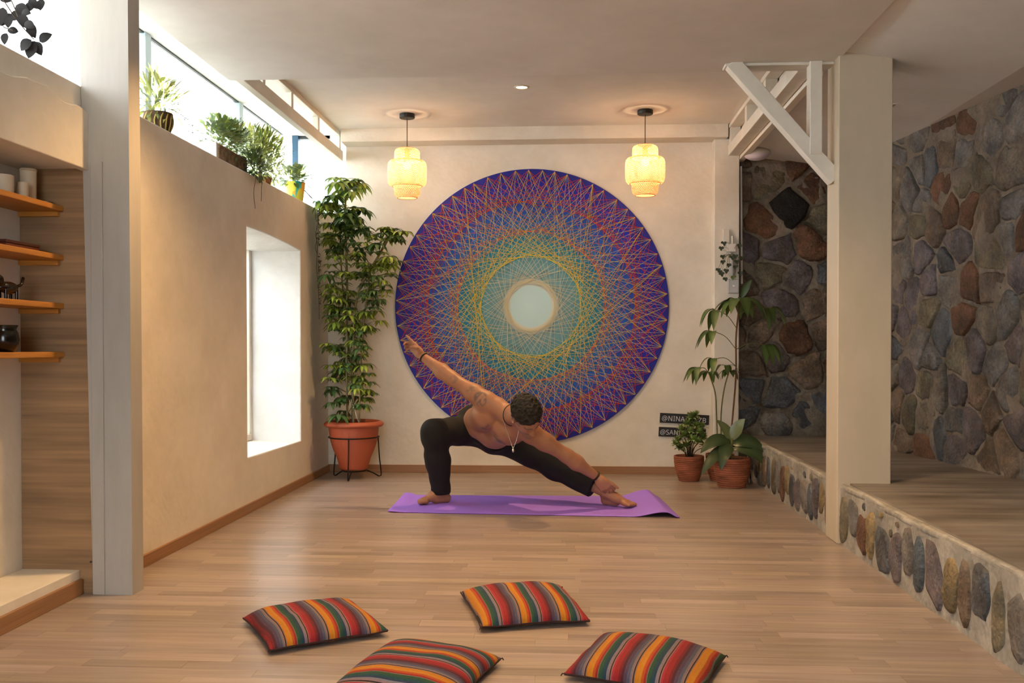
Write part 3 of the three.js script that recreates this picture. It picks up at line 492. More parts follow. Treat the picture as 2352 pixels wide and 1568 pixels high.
// the tall variegated tree in the corner
{
  const t = thing('plant_stand', 'black wire plant stand holding the big terracotta planter', 'stand'); t.position.set(-1.645, 0, -7.20);
  part('ring', new THREE.TorusGeometry(0.190, 0.005, 8, 60).rotateX(Math.PI / 2).translate(0, 0.318, 0), M.blackmetal, t);
  const feet = [-0.02, 2.12, 4.22].map((a) => a + Math.PI / 2);
  feet.forEach((a) => { const c = Math.cos(a), s = Math.sin(a); part('leg', tube([V(c * 0.190, 0.318, s * 0.190), V(c * 0.20, 0.16, s * 0.20), V(c * 0.213, 0.012, s * 0.213), V(c * 0.205, 0.006, s * 0.205), V(c * 0.15, 0.035, s * 0.15), V(c * 0.09, 0.062, s * 0.09)], 0.005, 26, 8), M.blackmetal, t); });
  part('bottom_ring', new THREE.TorusGeometry(0.09, 0.005, 8, 40).rotateX(Math.PI / 2).translate(0, 0.062, 0), M.blackmetal, t);

  const p = thing('terracotta_planter', 'big terracotta planter with a wide rim on the wire stand', 'planter'); p.position.set(-1.645, 0, -7.20);
  const prof = [[0, 0.072], [0.100, 0.072], [0.106, 0.085], [0.128, 0.16], [0.158, 0.235], [0.176, 0.295], [0.184, 0.345], [0.190, 0.395], [0.194, 0.402]];
  const body = lathe(prof, 96), q = body.attributes.position; for (let i = 0; i < q.count; i++) { const x = q.getX(i), y = q.getY(i), z = q.getZ(i), a = Math.atan2(z, x), f = smooth(0.13, 0.2, y) * (1 - smooth(0.335, 0.35, y)); const k = 1 + 0.012 * f * Math.cos(a * 48); q.setX(i, x * k); q.setZ(i, z * k); } body.computeVertexNormals();
  const planterBody = part('pot_body', body, M.terracotta, p);
  part('rim', lathe([[0.186, 0.396], [0.212, 0.398], [0.224, 0.408], [0.226, 0.418], [0.216, 0.432], [0.200, 0.440], [0.190, 0.438], [0.184, 0.425], [0.182, 0.40]], 72), M.terracotta, planterBody);
  part('soil', new THREE.CircleGeometry(0.186, 36).rotateX(-Math.PI / 2).translate(0, 0.405, 0), M.soil, p);

  const tree = thing('umbrella_tree', 'tall variegated umbrella tree filling the corner by the window', 'plant'); tree.position.set(-1.645, 0.405, -7.20);
  const S = [[[-0.045, 0, 0.02], [-0.05, 0.5, 0.02], [-0.05, 1.0, 0.0], [-0.06, 1.5, 0.0], [-0.06, 1.86, 0.02]], [[0.005, 0, 0.03], [0.0, 0.5, 0.02], [0.04, 1.0, 0.02], [0.20, 1.3, 0.0], [0.30, 1.48, 0.0]], [[-0.02, 0, -0.04], [-0.03, 0.5, -0.04], [-0.10, 1.1, -0.05], [-0.12, 1.6, -0.06]], [[0.04, 0, 0.0], [0.06, 0.4, 0.03], [0.09, 0.8, 0.05], [0.13, 1.1, 0.05]]].map((c) => new THREE.CatmullRomCurve3(c.map((v) => V(...v))));
  S.forEach((c, i) => part('trunk', new THREE.TubeGeometry(c, 30, i < 2 ? 0.009 : 0.0065, 7, false), M.bark, tree));
  part('cane', tube([V(0.06, -0.01, 0.05), V(-0.01, 0.2, 0.05)], 0.0025, 4, 6), M.plastic, tree);
  const env = [[0.06, -0.18, 0.12, 0.5], [0.3, -0.14, 0.12, 0.7], [0.45, -0.17, 0.12, 1], [0.6, -0.19, 0.14, 1], [0.85, -0.18, 0.20, 1], [1.1, -0.22, 0.29, 1], [1.3, -0.22, 0.31, 1], [1.5, -0.23, 0.09, 1], [1.7, -0.22, 0.07, 1], [1.88, -0.12, 0.04, 0.7]];
  const r = rng(42), rim = [0.11, 0.20, 0.04], mid = [0.42, 0.52, 0.07], rim2 = [0.045, 0.12, 0.04], mid2 = [0.09, 0.18, 0.05]; let n = 0;
  const put = (x, y, z, L, dark) => { const P = V(x, y, z); let near = null, bd = 9; for (const c of S) for (let k = 0; k <= 24; k++) { const q2 = c.getPoint(k / 24), d = q2.distanceTo(P) + (q2.y > y ? 0.05 : 0); if (d < bd) { bd = d; near = q2; } } const m = part('leaf', whorl(7 + Math.floor(r() * 3), L, L * 0.37, 0.28 + r() * 0.45, dark ? rim2 : rim, dark ? mid2 : mid, r, near.clone().sub(P)), leafG, tree); m.position.copy(P); n++; };
  for (let k = 0; k < 292; k++) { const y = 0.05 + Math.pow(r(), 0.85) * 1.84; let i = 0; while (i < env.length - 2 && env[i + 1][0] < y) i++; const f = clamp((y - env[i][0]) / (env[i + 1][0] - env[i][0]), 0, 1), a = lerp(env[i][1], env[i + 1][1], f), b = lerp(env[i][2], env[i + 1][2], f); if (r() > lerp(env[i][3], env[i + 1][3], f)) continue;
    const x = lerp(a, b, r()) , z = -0.16 + r() * 0.36; put(y < 1.6 ? Math.max(x, -0.175) : x, y, Math.max(z, -0.26), 0.068 + r() * 0.034 + (y > 1.5 ? 0.014 : 0), r() < 0.42); }
  for (let k = 0; k < 16; k++) put(0.22 + r() * 0.18, 1.40 + r() * 0.11, -0.1 + r() * 0.2, 0.085, r() < 0.42);
}
// rubber plant, shrub and the lanky umbrella plant in ribbed clay pots
const ribbed = (R, H, rb) => { const o = [[0, 0.001], [rb, 0.001]]; for (let i = 0; i <= 60; i++) { const t = i / 60, r0 = lerp(rb, R, Math.sin(Math.min(1, t * 1.15) * Math.PI / 2)); o.push([r0 + 0.0018 * Math.sin(t * 2 * Math.PI * 13), 0.002 + t * H]); } o.push([R - 0.012, H + 0.004], [R - 0.016, H - 0.02]); return o; };
{
  const t = pot('clay_pot', ribbed(0.112, 0.185, 0.074), M.clay, 0.888, -7.235, 'ribbed clay pot holding the bushy shrub under the lettered boards', 'pot');
  part('soil', new THREE.CircleGeometry(0.098, 30).rotateX(-Math.PI / 2).translate(0, 0.17, 0), M.soil, t);
  const t2 = pot('clay_pot', ribbed(0.134, 0.205, 0.098), M.clay, 1.158, -6.94, 'wide ribbed clay pot holding the broad-leaved rubber plant', 'pot');
  part('soil', new THREE.CircleGeometry(0.118, 30).rotateX(-Math.PI / 2).translate(0, 0.19, 0), M.soil, t2);
  const t3 = pot('clay_pot', ribbed(0.105, 0.20, 0.07), M.clay, 1.12, -7.25, 'clay pot half hidden behind the rubber plant', 'pot');
  part('soil', new THREE.CircleGeometry(0.09, 30).rotateX(-Math.PI / 2).translate(0, 0.185, 0), M.soil, t3);
  // bushy shrub
  const s = thing('jade_shrub', 'small bushy light green shrub in a ribbed clay pot', 'plant'); s.position.set(0.888, 0.17, -7.235);
  const r = rng(8), tops = [[0.01, 0.30, 0.03], [0.05, 0.24, 0.04], [-0.02, 0.25, 0.05], [0.0, 0.20, 0.07], [0.07, 0.19, 0.05], [-0.04, 0.16, 0.06], [-0.085, 0.13, 0.05], [-0.10, 0.10, 0.06], [0.02, 0.14, 0.08], [0.06, 0.12, 0.07], [0.10, 0.15, 0.02], [0.09, 0.22, 0.0], [0.03, 0.27, -0.03], [-0.05, 0.20, -0.02], [0.11, 0.09, 0.04], [-0.03, 0.09, 0.08], [0.04, 0.31, 0.0], [-0.07, 0.07, 0.03]];
  for (const [x, y, z] of tops) { part('stem', tube([V(x * 0.2, -0.005, z * 0.2), V(x * 0.4, y * 0.55, z * 0.5), V(x, y, z)], 0.003, 6, 5), M.darkstem, s); const lt = 0.7 + r() * 0.6; part('leaf', join([...Array(4)].map((_, k) => whorl(7, 0.060 - k * 0.010, 0.024, 0.15 - k * 0.42 + r() * 0.3, [0.16 * lt, 0.25 * lt, 0.07 * lt], [0.25 * lt, 0.35 * lt, 0.09 * lt], r))), leafG, s).position.set(x, y, z); }
  // rubber plant
  const k = thing('rubber_plant', 'rubber plant with broad dark arching leaves in the wide clay pot', 'plant'); k.position.set(1.158, 0.19, -6.94);
  part('stem', tube([V(0, -0.01, 0), V(-0.005, 0.08, 0.01), V(0.0, 0.16, 0.01)], 0.006, 8, 7), M.stem, k);
  const gloss = std('#ffffff', 0.28, { vertexColors: true }); const dk = [0.028, 0.052, 0.020], dm = [0.05, 0.08, 0.03], lt = [0.12, 0.15, 0.06], lm = [0.16, 0.19, 0.08];
  const L = [[[-0.005, 0.14, 0.01], [-0.03, 0.22, 0.0], [-0.115, 0.29, 0.02], 0.075, lt, lm], [[0.0, 0.14, 0.01], [0.02, 0.24, 0.02], [0.085, 0.30, 0.03], 0.085, lt, lm], [[-0.01, 0.12, 0.02], [-0.12, 0.20, 0.05], [-0.235, 0.055, 0.07], 0.10, dk, dm], [[-0.01, 0.11, 0.03], [-0.07, 0.12, 0.10], [-0.10, -0.06, 0.13], 0.10, dk, dm], [[-0.01, 0.10, 0.02], [-0.13, 0.09, 0.08], [-0.235, -0.10, 0.11], 0.085, dk, dm], [[0.0, 0.11, 0.01], [0.10, 0.19, 0.02], [0.235, 0.055, 0.03], 0.11, dk, dm], [[0.0, 0.08, 0.03], [0.11, 0.12, 0.07], [0.24, -0.035, 0.08], 0.09, dk, dm], [[0.0, 0.09, -0.01], [0.06, 0.17, -0.10], [0.10, 0.09, -0.19], 0.09, dk, dm], [[0.0, 0.09, 0.0], [-0.06, 0.16, -0.09], [-0.12, 0.1, -0.16], 0.09, dk, dm]];
  for (const [a, b, c, w, c1, c2] of L) part('leaf', leaf(V(...a), V(...b), V(...c), w, c1, c2, V(0, 0.6, 0.8), 12, 0.15), gloss, k);
  // lanky umbrella plant
  const u = thing('lanky_umbrella_plant', 'lanky umbrella plant with large drooping leaves against the dark stone', 'plant'); u.position.set(1.12, 0.185, -7.25);
  const stems = [[[0.06, 0, 0.03], [0.085, 0.30, 0.05], [0.10, 0.62, 0.10], [0.095, 0.90, 0.13], [0.118, 1.15, 0.15]], [[-0.02, 0, 0.02], [-0.035, 0.3, 0.06], [-0.05, 0.48, 0.08], [-0.10, 0.63, 0.10]], [[0.01, 0, 0.02], [0.0, 0.32, 0.05], [0.02, 0.52, 0.08], [0.05, 0.64, 0.10]]];
  stems.forEach((c, i) => part('stem', tube(c.map((v) => V(...v)), i ? 0.005 : 0.0065, 20, 7), i ? M.stem : std('#6d4a33', 0.8), u));
  const W = [[0.118, 1.155, 0.15, 11, 0.21, 0, null], [-0.045, 1.085, 0.14, 4, 0.15, 1, [0.10, 0.95, 0.13]], [-0.07, 0.93, 0.15, 4, 0.14, 1, [0.095, 0.80, 0.12]], [-0.06, 0.73, 0.14, 3, 0.13, 1, [0.09, 0.68, 0.12]], [-0.17, 0.66, 0.10, 5, 0.12, 1, [-0.09, 0.60, 0.10]], [-0.10, 0.63, 0.11, 6, 0.11, 0, null], [0.05, 0.64, 0.11, 6, 0.10, 0, null], [0.30, 0.83, 0.12, 5, 0.15, 2, [0.10, 0.80, 0.12]], [0.32, 1.10, 0.13, 4, 0.15, 2, [0.11, 1.05, 0.14]], [0.02, 0.68, 0.12, 5, 0.09, 0, null]];
  const q = rng(19);
  for (const [x, y, z, n, len, sd, from] of W) {
    if (from) part('petiole', tube([V(...from), V((x + from[0]) / 2, (y + from[1]) / 2 + 0.03, (z + from[2]) / 2), V(x, y, z)], 0.0028, 8, 5), M.stem, u);
    for (let i = 0; i < n; i++) { const a = sd === 0 ? i / n * 6.283 + 0.3 : (sd === 1 ? Math.PI : 0) + (i / Math.max(1, n - 1) - 0.5) * 2.6 * (sd === 1 ? 1 : 1), dx = Math.cos(a), dz = Math.sin(a) * 0.8, l = len * (0.8 + q() * 0.35), up = (q() * 0.25 + (sd ? 0.05 : 0.12)) * l, f = 0.75 + q() * 0.5, dr = (sd ? 0.75 : 0.45) + q() * 0.35;
      part('leaf', leaf(V(x + dx * 0.02, y, z + dz * 0.02), V(x + dx * l * 0.6, y + up, z + dz * l * 0.6), V(x + dx * l, y - l * dr, z + dz * l), len * 0.40, mul([0.055, 0.105, 0.026], f), mul([0.09, 0.15, 0.036], f), V(0, 1, 0), 9, 0.2), leafG, u); }
  }
  part('upright_leaf', leaf(V(0.13, 1.17, 0.15), V(0.15, 1.25, 0.16), V(0.20, 1.31, 0.16), 0.05, [0.05, 0.09, 0.03], [0.08, 0.13, 0.04], V(0, 0, 1), 8), leafG, u);
  // metal stand behind the pots
  const b = thing('metal_vase', 'slim flared silver vase between the wide clay pot and the stone step', 'vase'); b.position.set(1.315, 0, -7.15); part('body', lathe([[0, 0.001], [0.030, 0.001], [0.030, 0.006], [0.020, 0.03], [0.012, 0.09], [0.011, 0.16], [0.016, 0.20], [0.013, 0.20], [0, 0.15]], 28), M.chrome, b);
}
// ivy in a small vase on the jamb
{
  const v = thing('wall_vase', 'small pale wall vase from which ivy hangs', 'vase'); v.position.set(1.235, 1.545, -7.432);
  part('body', lathe([[0, 0], [0.02, 0.002], [0.026, 0.03], [0.024, 0.10], [0.018, 0.15], [0.020, 0.165], [0.016, 0.165], [0, 0.15]], 24), std('#b9b4ae', 0.4), v);
  const t = thing('ivy_plant', 'ivy with small dark pointed leaves hanging on the jamb', 'plant'), r = rng(61), P = V(1.235, 1.705, -7.425);
  const at = [[1.168, 1.80, -7.41], [1.150, 1.765, -7.41], [1.158, 1.70, -7.40], [1.160, 1.66, -7.40], [1.225, 1.69, -7.385], [1.250, 1.70, -7.385], [1.205, 1.635, -7.39], [1.185, 1.59, -7.39], [1.140, 1.585, -7.40], [1.125, 1.600, -7.40], [1.150, 1.565, -7.40], [1.178, 1.53, -7.40], [1.252, 1.62, -7.385], [1.235, 1.54, -7.385], [1.262, 1.66, -7.39], [1.285, 1.78, -7.40], [1.305, 1.69, -7.41], [1.295, 1.57, -7.41]];
  for (const [x, y, z] of at) { part('stem', tube([P, V((x + P.x) / 2, Math.max(y, P.y) - 0.01 + r() * 0.02, (z + P.z) / 2 + 0.01), V(x, y, z)], 0.0012, 6, 4), M.stem, t);
    const c = r() < 0.3 ? [0.12, 0.17, 0.06] : [0.035, 0.05, 0.022], gs = []; for (const [a, l] of [[-1.57, 0.032], [-0.5, 0.024], [3.64, 0.024]]) { const aa = a + (r() - 0.5) * 0.7; gs.push(leaf(V(0, 0, 0), V(Math.cos(aa) * l * 0.5, Math.sin(aa) * l * 0.5, 0.004), V(Math.cos(aa) * l, Math.sin(aa) * l, 0.001), 0.021, c, mul(c, 1.3), V(0, 0, 1), 4)); } part('leaf', join(gs), leafG, t).position.set(x, y, z); }
}
// plants on the ledge under the clerestory
const ledgeLeaf = phys('#ffffff', 0.5, { vertexColors: true, transmission: 0.42, thickness: 0 });
function bush(parent, n, rx, ry, rz, L, w, cols, r, wild = 0.6) { const gs = []; for (let i = 0; i < n; i++) { const a = r() * 6.283, b = Math.acos(2 * r() - 1), q = Math.pow(r(), 0.4), x = Math.sin(b) * Math.cos(a) * rx * q, y = Math.cos(b) * ry * q + ry * 0.85, z = Math.sin(b) * Math.sin(a) * rz * q, l = L * (0.6 + r() * 0.8), d = V(x / rx + (r() - 0.5) * wild, (y - ry * 0.6) / ry * 0.7 + (r() - 0.5) * wild, z / rz + (r() - 0.5) * wild).normalize(), c = mul(cols[Math.floor(r() * cols.length)], 0.7 + r() * 0.6); gs.push(leaf(V(x, y, z), V(x, y, z).addScaledVector(d, l * 0.6).add(V(0, l * 0.12, 0)), V(x, y, z).addScaledVector(d, l), w * (0.7 + r() * 0.6), c, mul(c, 1.25), V(0.2, 1, 0.1), 3)); } const m = part('foliage', join(gs), ledgeLeaf, parent); m.userData.kind = 'stuff'; return m; }
{
  const r = rng(33), LY = 2.05, lime = [0.30, 0.34, 0.08], green = [0.11, 0.17, 0.05], sage = [0.17, 0.22, 0.12], yel = [0.42, 0.42, 0.12];
  const twigs = (parent, list, rad, mat) => { for (const l of list) part('twig', tube(l.map((v) => V(...v)), rad, 10, 4), mat, parent); };
  { const t = pot('basket_pot', [[0, 0], [0.05, 0], [0.066, 0.04], [0.070, 0.095], [0.064, 0.095], [0.05, 0.03]], std('#5a4228', 0.9, { map: tMortar }), -2.02, -4.60, 'dark woven basket pot on the ledge beside the pillar', 'pot', LY);
    const gs = []; for (let i = 0; i < 16; i++) { const a = i / 16 * 6.283; gs.push(tube([V(Math.cos(a) * 0.066, 0.09, Math.sin(a) * 0.066), V(Math.cos(a + 0.2) * 0.072, 0.05, Math.sin(a + 0.2) * 0.072), V(Math.cos(a + 0.1) * 0.056, 0.004, Math.sin(a + 0.1) * 0.056)], 0.004, 6, 5)); } part('straw_weave', join(gs), std('#a18a4c', 0.9), t);
    const p = thing('grassy_plant', 'wispy yellow-green plant in the dark basket pot on the ledge', 'plant'); p.position.set(-2.02, LY + 0.08, -4.60); bush(p, 190, 0.09, 0.10, 0.14, 0.08, 0.017, [lime, yel, sage], r, 1.2);
    twigs(p, [[[0, 0.02, 0], [0.02, 0.06, -0.1], [0.04, 0.05, -0.22], [0.05, 0.03, -0.30]], [[0, 0.02, 0], [0.02, 0.10, -0.08], [0.03, 0.10, -0.15]], [[0, 0.02, 0], [-0.02, 0.14, 0.05], [-0.04, 0.2, 0.08]]], 0.0016, M.darkstem);
    for (const [x, y, z] of [[0.03, 0.10, -0.15], [0.03, 0.08, -0.19], [0.04, 0.045, -0.24], [0.05, 0.03, -0.30], [0.05, -0.01, -0.29], [0.04, 0.055, -0.21]]) part('leaf', whorl(4, 0.022, 0.014, 0.3, [0.06, 0.09, 0.06], [0.07, 0.11, 0.06], r), leafG, p).position.set(x, y, z); }
  { const t = thing('trough_planter', 'long white trough planter with a pebbled side on the ledge', 'planter'); t.position.set(-2.04, LY, -5.52);
    part('trough_body', bx(-0.075, 0.055, 0, 0.105, -0.26, 0.235, 0.006), std('#e6ded0', 0.7), t); part('pebbled_side', bx(0.054, 0.064, 0.004, 0.095, -0.255, 0.215, 0.003), std('#a88e74', 0.95, { map: rep(tStone, 6, 6), bumpMap: rep(tStoneBump, 6, 6), bumpScale: 0.006 }), t); part('soil', bx(-0.065, 0.045, 0.1, 0.107, -0.25, 0.225), M.soil, t);
    const p = thing('trailing_ivy', 'thick green ivy spilling out of the white trough planter', 'plant'); p.position.set(-2.03, LY + 0.09, -5.60); bush(p, 800, 0.11, 0.10, 0.36, 0.045, 0.023, [green, sage, [0.16, 0.22, 0.07], lime], r); const h = bush(p, 260, 0.05, 0.08, 0.18, 0.04, 0.022, [green, sage], r); h.position.set(0.10, -0.09, -0.20);
    twigs(p, [[[0.08, 0, -0.2], [0.135, -0.08, -0.2], [0.13, -0.16, -0.21], [0.125, -0.24, -0.22]], [[0.08, 0, -0.12], [0.13, -0.1, -0.1], [0.118, -0.2, -0.1], [0.12, -0.3, -0.12]], [[0, 0.12, -0.2], [-0.05, 0.2, -0.38], [-0.15, 0.34, -0.62], [-0.2, 0.42, -0.8]]], 0.0016, M.darkstem);
    for (let k = 0; k < 12; k++) part('leaf', whorl(3, 0.03, 0.014, 0.2, sage, sage, r), leafG, p).position.set(lerp(-0.03, -0.19, k / 11), lerp(0.17, 0.40, k / 11), lerp(-0.33, -0.77, k / 11)); }
  { const t = pot('ledge_pot', [[0, 0], [0.05, 0], [0.07, 0.08], [0.066, 0.08], [0.05, 0.02]], M.clay, -2.06, -6.30, 'clay pot hidden under the feathery bush on the ledge', 'pot', LY);
    part('soil', new THREE.CircleGeometry(0.062, 20).rotateX(-Math.PI / 2).translate(0, 0.07, 0), M.soil, t);
    const p = thing('feathery_bush', 'big feathery yellow-green bush on the ledge below the mullion', 'plant'); p.position.set(-2.07, LY + 0.075, -6.32); bush(p, 1500, 0.14, 0.17, 0.38, 0.07, 0.012, [lime, yel, lime, green], r, 1.0);
    twigs(p, [[[0, 0, 0], [0.05, 0.12, -0.05], [0.06, 0.22, -0.08]], [[0, 0, 0.05], [0.06, 0.05, 0.1], [0.09, 0.10, 0.2]], [[0, 0, -0.05], [0.08, 0.08, -0.12], [0.06, 0.2, -0.22]]], 0.002, M.bark); }
  { const cv = document.createElement('canvas'); cv.width = 256; cv.height = 128; const g = cv.getContext('2d'); g.fillStyle = '#d9cc3a'; g.fillRect(0, 0, 256, 128); const q = rng(12); for (let i = 0; i < 26; i++) { g.fillStyle = ['#1f9a94', '#e6a12a', '#c9c13a', '#2a8f86', '#3fb0a6'][Math.floor(q() * 5)]; g.beginPath(); g.ellipse(q() * 256, q() * 128, 8 + q() * 22, 8 + q() * 16, q() * 3, 0, 6.3); g.fill(); }
    const map = new THREE.CanvasTexture(cv); map.colorSpace = THREE.SRGBColorSpace; map.wrapS = THREE.RepeatWrapping;
    const t = pot('painted_pot', [[0, 0], [0.055, 0], [0.060, 0.01], [0.078, 0.15], [0.072, 0.15], [0.056, 0.02]], std('#ffffff', 0.5, { map }), -2.03, -6.97, 'pot painted in turquoise and yellow blotches at the ledge end', 'pot', LY + 0.012);
    part('soil', new THREE.CircleGeometry(0.07, 20).rotateX(-Math.PI / 2).translate(0, 0.13, 0), M.soil, t);
    const p = thing('leafy_ledge_plant', 'low green plant growing from the painted pot', 'plant'); p.position.set(-2.03, LY + 0.14, -6.95); bush(p, 260, 0.11, 0.07, 0.16, 0.05, 0.026, [green, lime, sage], r);
    twigs(p, [[[0, 0.02, -0.05], [0.02, 0.1, -0.15], [0.0, 0.12, -0.32], [-0.02, 0.12, -0.4]], [[0, 0.02, -0.05], [0.02, 0.16, -0.2], [0.02, 0.22, -0.24]]], 0.0014, M.darkstem); }
  { const p = thing('hanging_vine', 'thin dry vine hanging from the ledge down the plastered corner', 'vine'); p.position.set(-1.915, 2.08, -7.12); const gs = [], q = rng(71);
    for (let s = 0; s < 3; s++) { const zz = -0.04 + s * 0.035, len = [0.85, 0.62, 0.35][s], pts = [V(-0.10, 0.12, zz + 0.05), V(-0.02, 0.03, zz)]; for (let k = 0; k <= 8; k++) pts.push(V(0.004 + q() * 0.012, -0.02 - len * k / 8, zz + (q() - 0.5) * 0.02)); part('twig', tube(pts, 0.0018, 40, 5), M.darkstem, p);
      for (let k = 0; k < 44 * len; k++) { const y = -len * q() + 0.02, a = q() * 6.28, l = 0.018 + q() * 0.016, c = q() < 0.5 ? [0.13, 0.14, 0.05] : [0.10, 0.085, 0.04]; gs.push(leaf(V(0.012, y, zz), V(0.018 + q() * 0.01, y, zz + Math.cos(a) * l * 0.5), V(0.016 + q() * 0.02, y + Math.sin(a) * l, zz + Math.cos(a) * l), 0.010, c, mul(c, 1.2), V(1, 0, 0), 3)); } }
    const m = part('foliage', join(gs), leafG, p); m.userData.kind = 'stuff'; }
  { // plant over the parapet at the very left; backlit silhouette put into leaf colour
    const t = pot('ledge_pot', [[0, 0], [0.06, 0], [0.08, 0.11], [0.074, 0.11], [0.056, 0.02]], M.clay, -2.12, -2.95, 'clay pot on the parapet above the shelves', 'pot', LY + 0.002); part('soil', new THREE.CircleGeometry(0.07, 20).rotateX(-Math.PI / 2).translate(0, 0.09, 0), M.soil, t);
    const p = thing('silhouetted_plant', 'oval-leaved plant hanging over the parapet above the shelves, coloured as a backlit silhouette', 'plant'), at = (x, y, z = -3.4) => V(-2.083 + x * 0.00163, 2.269 - y * 0.00159, z);
    const st = [[V(-2.12, 2.13, -2.95), V(-2.06, 2.32, -3.2), at(45, 55), at(78, 92)], [V(-2.12, 2.13, -2.95), V(-2.05, 2.38, -3.25), at(30, 10), at(42, 40)], [V(-2.12, 2.13, -2.95), V(-2.07, 2.30, -3.2), at(5, 60), at(30, 70)]]; for (const s of st) part('stem', tube(s, 0.0022, 16, 5), M.darkstem, p);
    const c = [0.005, 0.004, 0.004], q = rng(14), silhouetteLeaf = std('#ffffff', 0.9, { vertexColors: true });
    for (const [x, y, a, l] of [[82, 96, -1.2, 34], [82, 96, -2.0, 42], [82, 92, 0.5, 34], [78, 96, -2.5, 36], [70, 60, -0.5, 30], [66, 52, -1.3, 34], [55, 38, -1.1, 36], [50, 20, 0.6, 30], [48, 28, -0.2, 26], [40, 22, -2.6, 34], [30, 8, -0.6, 40], [22, 30, -2.2, 36], [12, 20, -1.6, 40], [20, 0, 2.6, 36], [30, 66, 3.0, 26], [8, 72, -1.9, 26], [72, 0, -0.9, 30], [85, -8, -1.6, 28], [12, 45, -2.6, 30], [32, 40, -1.7, 30]]) { const P = at(x, y, -3.4 + (q() - 0.5) * 0.08), l2 = l * 0.00164, dx = Math.cos(a), dy = Math.sin(a); part('leaf', leaf(P, P.clone().add(V(dx * l2 * 0.5, dy * l2 * 0.5, 0.012)), P.clone().add(V(dx * l2, dy * l2, (q() - 0.5) * 0.02)), l2 * 0.66, c, mul(c, 1.3), V(0.15, 0.1, 1), 7, 0.12), silhouetteLeaf, p); }
  }
}

// ------------------------------------------------------------------ the person
// signed distance to a tapered capsule, smooth union, and a surface-nets mesher
const cone = (a, b, ra, rb) => { const [ax, ay, az] = a, dx = b[0] - ax, dy = b[1] - ay, dz = b[2] - az, L2 = dx * dx + dy * dy + dz * dz || 1e-9; return (x, y, z) => { const px = x - ax, py = y - ay, pz = z - az; let t = (px * dx + py * dy + pz * dz) / L2; t = t < 0 ? 0 : t > 1 ? 1 : t; const qx = px - dx * t, qy = py - dy * t, qz = pz - dz * t; return Math.sqrt(qx * qx + qy * qy + qz * qz) - (ra + (rb - ra) * t); }; };
const smin = (a, b, k) => { const h = Math.max(k - Math.abs(a - b), 0) / k; return Math.min(a, b) - h * h * k * 0.25; };
const blend = (fs, k) => (x, y, z) => { let d = fs[0](x, y, z); for (let i = 1; i < fs.length; i++) d = smin(d, fs[i](x, y, z), k); return d; };
